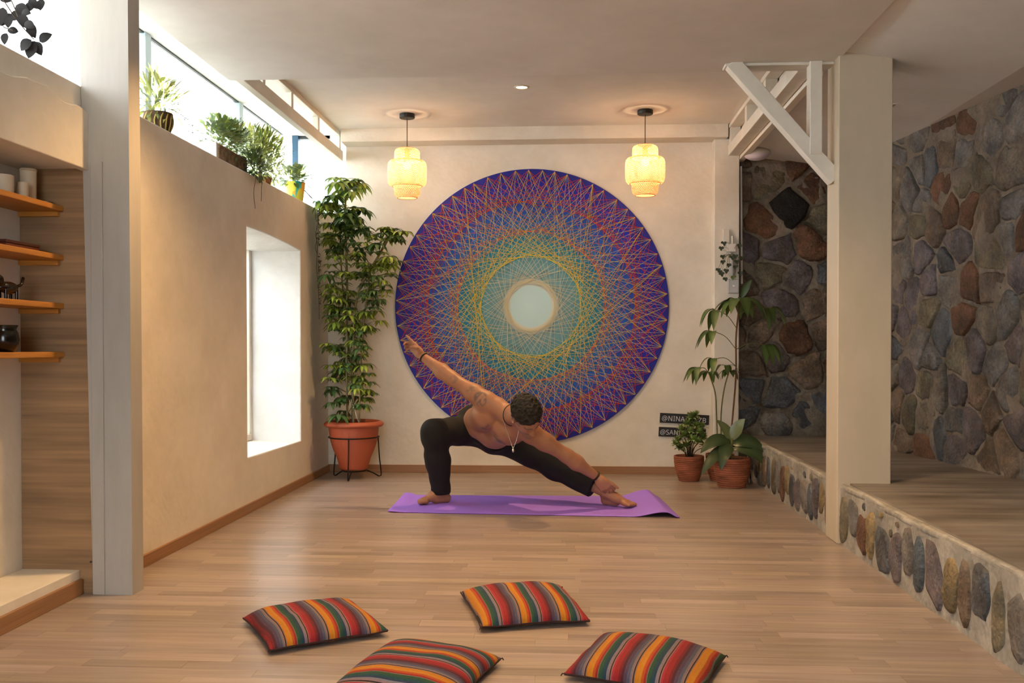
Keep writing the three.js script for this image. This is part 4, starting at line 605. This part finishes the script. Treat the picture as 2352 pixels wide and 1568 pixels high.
function nets(f, lo, hi, h) {
  const nx = Math.ceil((hi[0] - lo[0]) / h) + 1, ny = Math.ceil((hi[1] - lo[1]) / h) + 1, nz = Math.ceil((hi[2] - lo[2]) / h) + 1, F = new Float32Array(nx * ny * nz).fill(1), B = 8, id = (i, j, k) => (k * ny + j) * nx + i;
  const X = (i) => lo[0] + i * h, Y = (j) => lo[1] + j * h, Z = (k) => lo[2] + k * h;
  for (let k0 = 0; k0 < nz; k0 += B) for (let j0 = 0; j0 < ny; j0 += B) for (let i0 = 0; i0 < nx; i0 += B) {
    const c = f(X(i0 + B / 2), Y(j0 + B / 2), Z(k0 + B / 2)), R = B * h * 1.1;
    const far = Math.abs(c) > R;
    for (let k = k0; k < Math.min(k0 + B, nz); k++) for (let j = j0; j < Math.min(j0 + B, ny); j++) for (let i = i0; i < Math.min(i0 + B, nx); i++) F[id(i, j, k)] = far ? c : f(X(i), Y(j), Z(k));
  }
  const vi = new Int32Array(nx * ny * nz).fill(-1), pos = [], idx = [];
  const E = [[0, 1], [2, 3], [4, 5], [6, 7], [0, 2], [1, 3], [4, 6], [5, 7], [0, 4], [1, 5], [2, 6], [3, 7]];
  for (let k = 0; k < nz - 1; k++) for (let j = 0; j < ny - 1; j++) for (let i = 0; i < nx - 1; i++) {
    const v = []; let m = 0; for (let q = 0; q < 8; q++) { const w = F[id(i + (q & 1), j + ((q >> 1) & 1), k + (q >> 2))]; v.push(w); if (w < 0) m |= 1 << q; } if (m === 0 || m === 255) continue;
    let sx = 0, sy = 0, sz = 0, n = 0; for (const [a, b] of E) if ((v[a] < 0) !== (v[b] < 0)) { const t = v[a] / (v[a] - v[b]); sx += (a & 1) + ((b & 1) - (a & 1)) * t; sy += ((a >> 1) & 1) + (((b >> 1) & 1) - ((a >> 1) & 1)) * t; sz += (a >> 2) + ((b >> 2) - (a >> 2)) * t; n++; }
    vi[id(i, j, k)] = pos.length / 3; pos.push(X(i) + sx / n * h, Y(j) + sy / n * h, Z(k) + sz / n * h);
  }
  const quad = (a, b, c, d, flip) => { if (a < 0 || b < 0 || c < 0 || d < 0) return; flip ? idx.push(a, c, b, a, d, c) : idx.push(a, b, c, a, c, d); };
  for (let k = 1; k < nz - 1; k++) for (let j = 1; j < ny - 1; j++) for (let i = 1; i < nx - 1; i++) { const a = F[id(i, j, k)] < 0;
    if (a !== (F[id(i + 1, j, k)] < 0)) quad(vi[id(i, j - 1, k - 1)], vi[id(i, j, k - 1)], vi[id(i, j, k)], vi[id(i, j - 1, k)], !a);
    if (a !== (F[id(i, j + 1, k)] < 0)) quad(vi[id(i - 1, j, k - 1)], vi[id(i - 1, j, k)], vi[id(i, j, k)], vi[id(i, j, k - 1)], !a);
    if (a !== (F[id(i, j, k + 1)] < 0)) quad(vi[id(i - 1, j - 1, k)], vi[id(i, j - 1, k)], vi[id(i, j, k)], vi[id(i - 1, j, k)], !a); }
  const nor = new Float32Array(pos.length), e = h * 0.5; for (let q = 0; q < pos.length; q += 3) { const x = pos[q], y = pos[q + 1], z = pos[q + 2], a = f(x + e, y, z) - f(x - e, y, z), b = f(x, y + e, z) - f(x, y - e, z), c = f(x, y, z + e) - f(x, y, z - e), l = Math.hypot(a, b, c) || 1; nor[q] = a / l; nor[q + 1] = b / l; nor[q + 2] = c / l; }
  const g = new THREE.BufferGeometry(); g.setAttribute('position', new THREE.Float32BufferAttribute(pos, 3)); g.setAttribute('normal', new THREE.BufferAttribute(nor, 3)); g.setIndex(idx); return g;
}
{
  const P = thing('person', 'bare-chested person in black trousers in a wide lunge, one arm raised', 'person');
  const A = (v) => [v.x, v.y, v.z], add = (a, b, k = 1) => [a[0] + b[0] * k, a[1] + b[1] * k, a[2] + b[2] * k], mix = (a, b, t) => [lerp(a[0], b[0], t), lerp(a[1], b[1], t), lerp(a[2], b[2], t)];
  const J = {
    pelvis: [-0.563, 0.470, -6.25], hipR: [-0.634, 0.462, -6.24], hipL: [-0.460, 0.425, -6.24], kneeR: [-0.845, 0.462, -5.93], ankR: [-0.818, 0.085, -6.07],
    kneeL: [-0.096, 0.250, -6.12], ankL: [0.213, 0.098, -5.985], waist: [-0.53, 0.485, -6.08], chest: [-0.440, 0.545, -5.91], neck: [-0.372, 0.592, -5.79],
    shR: [-0.512, 0.668, -5.84], shL: [-0.232, 0.475, -5.80], elbR: [-0.740, 0.806, -5.93], wrR: [-0.940, 0.945, -6.02], elbL: [-0.018, 0.333, -5.86], wrL: [0.166, 0.196, -5.935], head: [-0.260, 0.592, -5.625],
  };
  const Lx = [0.827, -0.552, 0.107], Fr = [-0.533, -0.710, 0.46], Up = [0.178, 0.438, 0.881];  // torso axes: towards the left shoulder, chest front, neck
  const T = (c, l, f, u = 0) => add(add(add(c, Lx, l), Fr, f), Up, u);
  const torso = [];
  for (const s of [-1, 1]) {
    torso.push(cone(T(J.pelvis, s * 0.075, 0), T(J.waist, s * 0.068, 0.0), 0.100, 0.088), cone(T(J.waist, s * 0.068, 0), T(J.chest, s * 0.082, 0), 0.088, 0.098), cone(T(J.chest, s * 0.082, 0), T(J.neck, s * 0.085, -0.015, -0.035), 0.098, 0.058));
    torso.push(cone(T(J.chest, s * 0.055, 0.040, 0.02), T(J.chest, s * 0.09, 0.034, 0.035), 0.046, 0.042));   // pectorals
    const sh = s < 0 ? J.shR : J.shL; torso.push(cone(T(J.neck, s * 0.04, 0, -0.015), sh, 0.046, 0.054), cone(T(J.chest, s * 0.11, -0.02, 0.0), sh, 0.062, 0.048));
  }
  torso.push(cone(J.neck, mix(J.neck, J.head, 0.75), 0.060, 0.054));
  // belly fold
  torso.push(cone(T(J.waist, -0.05, 0.05), T(J.waist, 0.05, 0.05), 0.048, 0.048));
  const arm = (s, e, w) => [cone(s, mix(s, e, 0.35), 0.054, 0.052), cone(mix(s, e, 0.35), e, 0.052, 0.039), cone(e, mix(e, w, 0.3), 0.041, 0.043), cone(mix(e, w, 0.3), w, 0.043, 0.026)];
  const legIn = (h, k, a) => [cone(h, k, 0.075, 0.052), cone(k, mix(k, a, 0.35), 0.050, 0.050), cone(mix(k, a, 0.35), a, 0.050, 0.033)];
  const foot = (a, heel, ball, toeDir, spread, inner) => {      // ankle, heel, ball; toes fan beyond the ball
    const fs = [cone(a, heel, 0.034, 0.027), cone(heel, mix(heel, ball, 0.5), 0.027, 0.028), cone(a, mix(a, ball, 0.55), 0.033, 0.028), cone(mix(a, ball, 0.5), ball, 0.030, 0.021), cone(add(ball, spread, -0.026), add(ball, spread, 0.026), 0.017, 0.014)];
    for (let k = 0; k < 5; k++) { const o = (k - 2) * 0.0145 * inner, b = add(ball, spread, o), l = [0.048, 0.046, 0.042, 0.036, 0.030][k], r = k ? 0.0082 : 0.0115; fs.push(cone(add(b, toeDir, 0.006), add(add(b, toeDir, l), [0, -0.004, 0]), r * 1.1, r)); }
    return fs;
  };
  const norm = (v) => { const l = Math.hypot(...v); return v.map((q) => q / l); };
  const ballR = [-0.918, 0.030, -6.005], dR = norm([-0.84, 0, 0.54]), sR = [dR[2], 0, -dR[0]];
  const ballL = [0.345, 0.036, -5.945], dL = norm([0.87, -0.10, 0.38]), sL = norm([-dL[2], 0, dL[0]]);
  const body = blend([...torso, ...arm(J.shR, J.elbR, J.wrR), ...arm(J.shL, J.elbL, J.wrL), ...legIn(J.hipR, J.kneeR, J.ankR), ...legIn(J.hipL, J.kneeL, J.ankL)], 0.035);
  const feet = [blend(foot(J.ankR, [-0.793, 0.036, -6.085], ballR, dR, sR, -1), 0.016), blend(foot(J.ankL, [0.222, 0.040, -6.025], ballL, dL, sL, 1), 0.016)];
  // hands: palm from the wrist, fingers as their own short chains
  function hand(w, dir, side, nrm, fingers, thumb) {             // dir: towards fingertips, side: towards the thumb, nrm: out of the back of the hand
    const q = (l, s, n) => add(add(add(w, dir, l), side, s), nrm, n), fs = [cone(w, q(0.03, 0.006, 0), 0.025, 0.022), cone(q(0.03, 0.016, 0), q(0.082, 0.026, 0), 0.019, 0.0135), cone(q(0.03, 0.002, 0), q(0.085, 0.006, 0), 0.018, 0.013), cone(q(0.03, -0.014, 0), q(0.078, -0.016, 0), 0.018, 0.0125), cone(q(0.03, -0.020, 0), q(0.072, -0.030, 0), 0.016, 0.012)];
    const palm = blend(fs, 0.02), out = [];
    fingers.forEach(([s, len, curl, fan], i) => { let p = q(0.083 - Math.abs(i - 1) * 0.005, s, 0), a = curl * 0.4; const seg = [0.45, 0.31, 0.24], rr = [0.0098, 0.0088, 0.008, 0.0066]; for (let k = 0; k < 3; k++) { const d = add(add(add([0, 0, 0], dir, Math.cos(a)), nrm, -Math.sin(a)), side, fan), e = add(p, norm(d), len * seg[k]); out.push(cone(p, e, rr[k], rr[k + 1])); p = e; a += curl * 0.75; } });
    let p = q(0.020, 0.020, -0.004); thumb.forEach(([l, s, n], k) => { const e = q(l, s, n); out.push(cone(p, e, [0.015, 0.0115, 0.0098][k], [0.0115, 0.0098, 0.0078][k])); p = e; });
    const fing = (x, y, z) => { let d = 9; for (const f of out) { const v = f(x, y, z); d = d === 9 ? v : smin(d, v, 0.004); } return d; };
    return (x, y, z) => smin(palm(x, y, z), fing(x, y, z), 0.008);
  }
  const dirR = norm([-0.66, 0.71, -0.22]), sideR0 = norm([0.55, 0.66, 0.50]), nR = norm([0.52, 0.22, -0.82]);
  const orth = (d, s) => { const k = d[0] * s[0] + d[1] * s[1] + d[2] * s[2]; return norm(add(s, d, -k)); }, crossv = (a, b) => [a[1] * b[2] - a[2] * b[1], a[2] * b[0] - a[0] * b[2], a[0] * b[1] - a[1] * b[0]];
  // raised hand: seen from the side, index and middle stretched, the others bent in
  const sdR = orth(dirR, [0.45, 0.55, 0.70]), nnR = crossv(sdR, dirR).map((v) => -v);
  const handR = hand(J.wrR, dirR, sdR, nnR, [[0.024, 0.084, 0.05, 0.0], [0.008, 0.080, 1.0, 0.0], [-0.012, 0.074, 1.15, -0.01], [-0.029, 0.058, 1.2, -0.03]], [[0.045, 0.036, -0.014], [0.066, 0.030, -0.026], [0.080, 0.018, -0.034]]);
  // lower hand: palm on the shin, fingers wrapped round the ankle, thumb along it
  const dirL = norm([0.62, -0.72, 0.02]), sdL = orth(dirL, [0.80, 0.55, 0.25]), nnL = norm(crossv(dirL, sdL)), nLs = nnL[2] > 0 ? nnL : nnL.map((v) => -v);
  const handL = hand([0.168, 0.194, -5.932], dirL, sdL, nLs, [[0.026, 0.070, 0.75, 0.03], [0.008, 0.076, 0.8, 0.0], [-0.012, 0.070, 0.85, 0], [-0.028, 0.056, 0.9, -0.03]], [[0.050, 0.034, 0.004], [0.092, 0.048, 0.002], [0.128, 0.056, -0.004]]);
  // head in its own axes: r towards the right ear, u crown, f face
  const hf = norm([0.45, -0.75, 0.45]), hu = orth(hf, [0.2, 0.55, 0.8]), hr = crossv(hf, hu), HC = J.head;
  const toH = (x, y, z) => { const a = x - HC[0], b = y - HC[1], c = z - HC[2]; return [a * hr[0] + b * hr[1] + c * hr[2], a * hu[0] + b * hu[1] + c * hu[2], a * hf[0] + b * hf[1] + c * hf[2]]; };
  const ell = (p, c, r) => { const a = (p[0] - c[0]) / r[0], b = (p[1] - c[1]) / r[1], d = (p[2] - c[2]) / r[2], k = Math.sqrt(a * a + b * b + d * d); return (k - 1) * Math.min(...r); };
  const c3 = (a, b, ra, rb) => { const f = cone(a, b, ra, rb); return (p) => f(p[0], p[1], p[2]); };
  const jawB = [c3([0.045, -0.045, 0.0], [0.018, -0.098, 0.072], 0.022, 0.017), c3([-0.045, -0.045, 0.0], [-0.018, -0.098, 0.072], 0.022, 0.017), c3([0, -0.06, 0.04], [0, -0.095, 0.075], 0.035, 0.022), c3([0, -0.004, 0.094], [0, -0.036, 0.112], 0.008, 0.0115), c3([0.009, -0.040, 0.100], [-0.009, -0.040, 0.100], 0.009, 0.009), c3([0.016, -0.066, 0.092], [-0.016, -0.066, 0.092], 0.0075, 0.0075), c3([0.013, -0.076, 0.090], [-0.013, -0.076, 0.090], 0.0075, 0.0075), c3([0.035, 0.016, 0.078], [0.01, 0.014, 0.088], 0.011, 0.010), c3([-0.035, 0.016, 0.078], [-0.01, 0.014, 0.088], 0.011, 0.010)];
  const headF = (x, y, z) => { const p = toH(x, y, z); let d = ell(p, [0, 0.022, -0.006], [0.073, 0.088, 0.094]); d = smin(d, ell(p, [0, -0.02, 0.03], [0.062, 0.075, 0.062]), 0.03); for (const j of jawB) d = smin(d, j(p), 0.014);
    for (const s of [-1, 1]) { d = Math.max(d, -smin(ell(p, [s * 0.030, -0.006, 0.098], [0.016, 0.010, 0.014]), 1, 0.001)); d = Math.min(d, ell(p, [s * 0.030, -0.007, 0.078], [0.0125, 0.0115, 0.0125])); const ear = Math.max(ell(p, [s * 0.077, -0.008, -0.012], [0.010, 0.033, 0.021]), -ell(p, [s * 0.086, -0.006, -0.008], [0.008, 0.020, 0.012])); d = smin(d, ear, 0.004); }
    const neckA = toH(...J.neck), nf = c3(neckA, [0, -0.03, -0.035], 0.060, 0.052); return smin(d, nf(p), 0.02); };
  const bodyAll = (x, y, z) => Math.min(body(x, y, z), 9);
  const gBody = nets(bodyAll, [-1.02, 0.02, -6.42], [0.32, 1.02, -5.66], 0.009);
  const gs = [gBody];
  gs.push(nets(handR, [-1.12, 0.90, -6.16], [-0.86, 1.13, -5.90], 0.0034), nets(handL, [0.08, 0.03, -6.06], [0.36, 0.27, -5.80], 0.0034));
  gs.push(nets(feet[0], [-1.02, 0.0, -6.16], [-0.74, 0.16, -5.92], 0.0042), nets(feet[1], [0.15, 0.0, -6.10], [0.46, 0.18, -5.86], 0.0042));
  gs.push(nets(headF, [-0.44, 0.42, -5.86], [-0.10, 0.78, -5.46], 0.0042));
  const g = mergeGeometries(gs), p = g.attributes.position, col = new Float32Array(p.count * 3), uv = new Float32Array(p.count * 2), skin = [0.36, 0.165, 0.090], ink = [0.085, 0.075, 0.078];
  const spots = [[-0.545, 0.688, -5.79, 0.050, 0.75], [-0.605, 0.735, -5.83, 0.030, 0.5], [T(J.chest, -0.02, 0.11, 0.05), 0.034, 0.8], [T(J.chest, 0.03, 0.115, 0.0), 0.036, 0.8], [T(J.chest, 0.085, 0.105, -0.02), 0.036, 0.7], [T(J.chest, -0.045, 0.105, 0.0), 0.022, 0.7], [-0.715, 0.80, -5.885, 0.028, 0.4], [-0.86, 0.905, -5.965, 0.022, 0.45]].map((s) => (Array.isArray(s[0]) ? [...s[0], s[1], s[2]] : s));
  for (let i = 0; i < p.count; i++) { const x = p.getX(i), y = p.getY(i), z = p.getZ(i), mott = 0.92 + 0.16 * noise3(x * 30, y * 30, z * 30); let c = skin.map((v) => v * mott), k = 0; for (const [a, b, d, R, s] of spots) { const q = Math.hypot(x - a, y - b, z - d) / R; if (q < 1.15) { const n = noise3(x * 90, y * 90, z * 90) * 0.6 + noise3(x * 40, y * 40, z * 40) * 0.4; k = Math.max(k, s * smooth(1.1, 0.8, q) * smooth(0.36, 0.52, n)); } }
    const hp = toH(x, y, z); if (ell(hp, [0, 0, 0], [0.14, 0.16, 0.15]) < 0) { const brow = Math.abs(Math.abs(hp[0]) - 0.030) < 0.022 && Math.abs(hp[1] - 0.018) < 0.0045 && hp[2] > 0.06, beard = hp[1] < -0.052 && hp[2] > 0.0 && ell(hp, [0, -0.07, 0.088], [0.022, 0.012, 0.03]) > 0, lips = hp[2] > 0.085 && ell(hp, [0, -0.071, 0.095], [0.022, 0.011, 0.02]) < 0, fade = hp[1] > -0.01 && hp[2] < 0.05 && Math.abs(hp[0]) > 0.03; if (brow) { k = 0.85; } else if (lips) c = [0.36, 0.13, 0.09]; else if (beard) k = Math.max(k, 0.45); else if (fade) k = Math.max(k, 0.55); }
    col.set(c.map((v, q) => lerp(v, ink[q], k)), i * 3); uv[2 * i] = x + z * 0.7; uv[2 * i + 1] = y; }
  g.setAttribute('color', new THREE.BufferAttribute(col, 3)); g.setAttribute('uv', new THREE.BufferAttribute(uv, 2));
  part('body', g, phys('#ffffff', 0.5, { vertexColors: true, bumpMap: rep(tFine, 6, 6), bumpScale: 0.0004 }), P);
  // hair: tight curls
  const hairF = (x, y, z) => { const q = toH(x, y, z); let d = ell(q, [0, 0.050, -0.014], [0.086, 0.092, 0.106]); const cut = Math.max(-(q[1] - (0.030 + 0.55 * Math.max(0, q[2] - 0.05) - 0.35 * Math.max(0, -q[2]))), q[2] - 0.088); d = smin(Math.max(d, cut), 9, 0.001); const w = noise3(q[0] * 75 + 9, q[1] * 75 + 5, q[2] * 75 + 3) + 0.5 * noise3(q[0] * 150, q[1] * 150, q[2] * 150); return d - 0.013 * (w - 0.62); };
  const gh = nets(hairF, [-0.42, 0.46, -5.80], [-0.10, 0.82, -5.44], 0.0042); const hu2 = new Float32Array(gh.attributes.position.count * 2); gh.setAttribute('uv', new THREE.BufferAttribute(hu2, 2)); part('hair', gh, std('#15110f', 0.75), P);
  // loose black trousers
  const fold = (x, y, z) => 0.0018 * Math.sin(x * 46 + y * 30 + Math.sin(z * 31) * 1.4) + 0.0015 * Math.sin(y * 58 - x * 21 + z * 33) + 0.006 * (noise3(x * 9, y * 9, z * 9) - 0.5);
  const hipsF = blend([cone(T(J.pelvis, -0.075, 0), T(J.pelvis, 0.075, 0), 0.108, 0.108), cone(T(J.pelvis, -0.07, 0), T(J.waist, -0.055, 0.015, -0.05), 0.104, 0.090), cone(T(J.pelvis, 0.07, 0), T(J.waist, 0.062, 0.012, -0.05), 0.112, 0.098)], 0.05), legsF = blend([cone(J.hipR, J.kneeR, 0.108, 0.082), cone(J.kneeR, mix(J.kneeR, J.ankR, 0.45), 0.080, 0.071), cone(mix(J.kneeR, J.ankR, 0.45), add(J.ankR, [-0.006, -0.03, 0]), 0.071, 0.062), cone(J.hipL, J.kneeL, 0.112, 0.090), cone(J.kneeL, add(J.ankL, norm(add(J.ankL, J.kneeL, -1)), 0.03), 0.088, 0.072)], 0.05);
  const plane = (o, n) => (x, y, z) => (x - o[0]) * n[0] + (y - o[1]) * n[1] + (z - o[2]) * n[2];
  const dl = norm(add(J.ankL, J.kneeL, -1)), hemR = plane([0, 0.112, 0], norm([0.06, -1, 0])), hemL = plane(mix(J.kneeL, J.ankL, 0.80), dl), wst = plane([-0.590, 0.515, -6.11], norm([0.5, 0.52, 0.69]));
  const trF = (x, y, z) => { let h = hipsF(x, y, z); if (x > -0.72 && x < -0.25 && z > -6.2) h = Math.max(h, wst(x, y, z)); let d = smin(h, legsF(x, y, z), 0.05) + fold(x, y, z); if (x < -0.6) d = Math.max(d, hemR(x, y, z)); if (x > -0.1) d = Math.max(d, hemL(x, y, z)); return d; };
  const gt = nets(trF, [-0.98, 0.05, -6.44], [0.26, 0.66, -5.80], 0.0085); gt.computeVertexNormals(); uvm2(gt); part('trousers', gt, std('#0d0d0f', 0.85, { bumpMap: rep(tFine, 5, 5), bumpScale: 0.0008 }), P);
  // wrist bands, cord and chain
  const band = (c, d, r, t) => { const q = new THREE.TorusGeometry(r, t, 8, 28); q.applyQuaternion(new THREE.Quaternion().setFromUnitVectors(V(0, 0, 1), V(...d).normalize())); q.translate(...c); return q; };
  part('wrist_band', band(mix(J.elbR, J.wrR, 0.93), add(J.wrR, J.elbR, -1), 0.029, 0.006), M.black, P);
  part('wrist_band', band(mix(J.elbL, J.wrL, 0.95), add(J.wrL, J.elbL, -1), 0.029, 0.006), M.black, P);
  const nk = norm(add(J.head, J.neck, -1)); part('neck_cord', band(mix(J.neck, J.head, 0.22), nk, 0.066, 0.0028), M.black, P);
  const n0 = mix(J.neck, J.head, 0.25), pa = add(n0, [-0.055, -0.03, 0.045]), pb = add(n0, [0.045, -0.05, 0.065]), low = [-0.337, 0.400, -5.64];
  part('chain', join([tube([V(...pa), V(...add(mix(pa, low, 0.5), [0.004, -0.01, 0])), V(...low)], 0.0022, 12, 6), tube([V(...pb), V(...add(mix(pb, low, 0.5), [0.004, -0.01, 0])), V(...low)], 0.0022, 12, 6)]), M.chrome, P);
  part('pendant_stone', new THREE.IcosahedronGeometry(0.010, 1).scale(0.8, 1.2, 0.8).translate(low[0], low[1] - 0.01, low[2]), M.chrome, P);
}
function uvm2(g) { const p = g.attributes.position, uv = new Float32Array(p.count * 2); for (let i = 0; i < p.count; i++) { uv[2 * i] = p.getX(i) + p.getZ(i) * 0.6; uv[2 * i + 1] = p.getY(i); } g.setAttribute('uv', new THREE.BufferAttribute(uv, 2)); }

renderer.render(scene, camera);
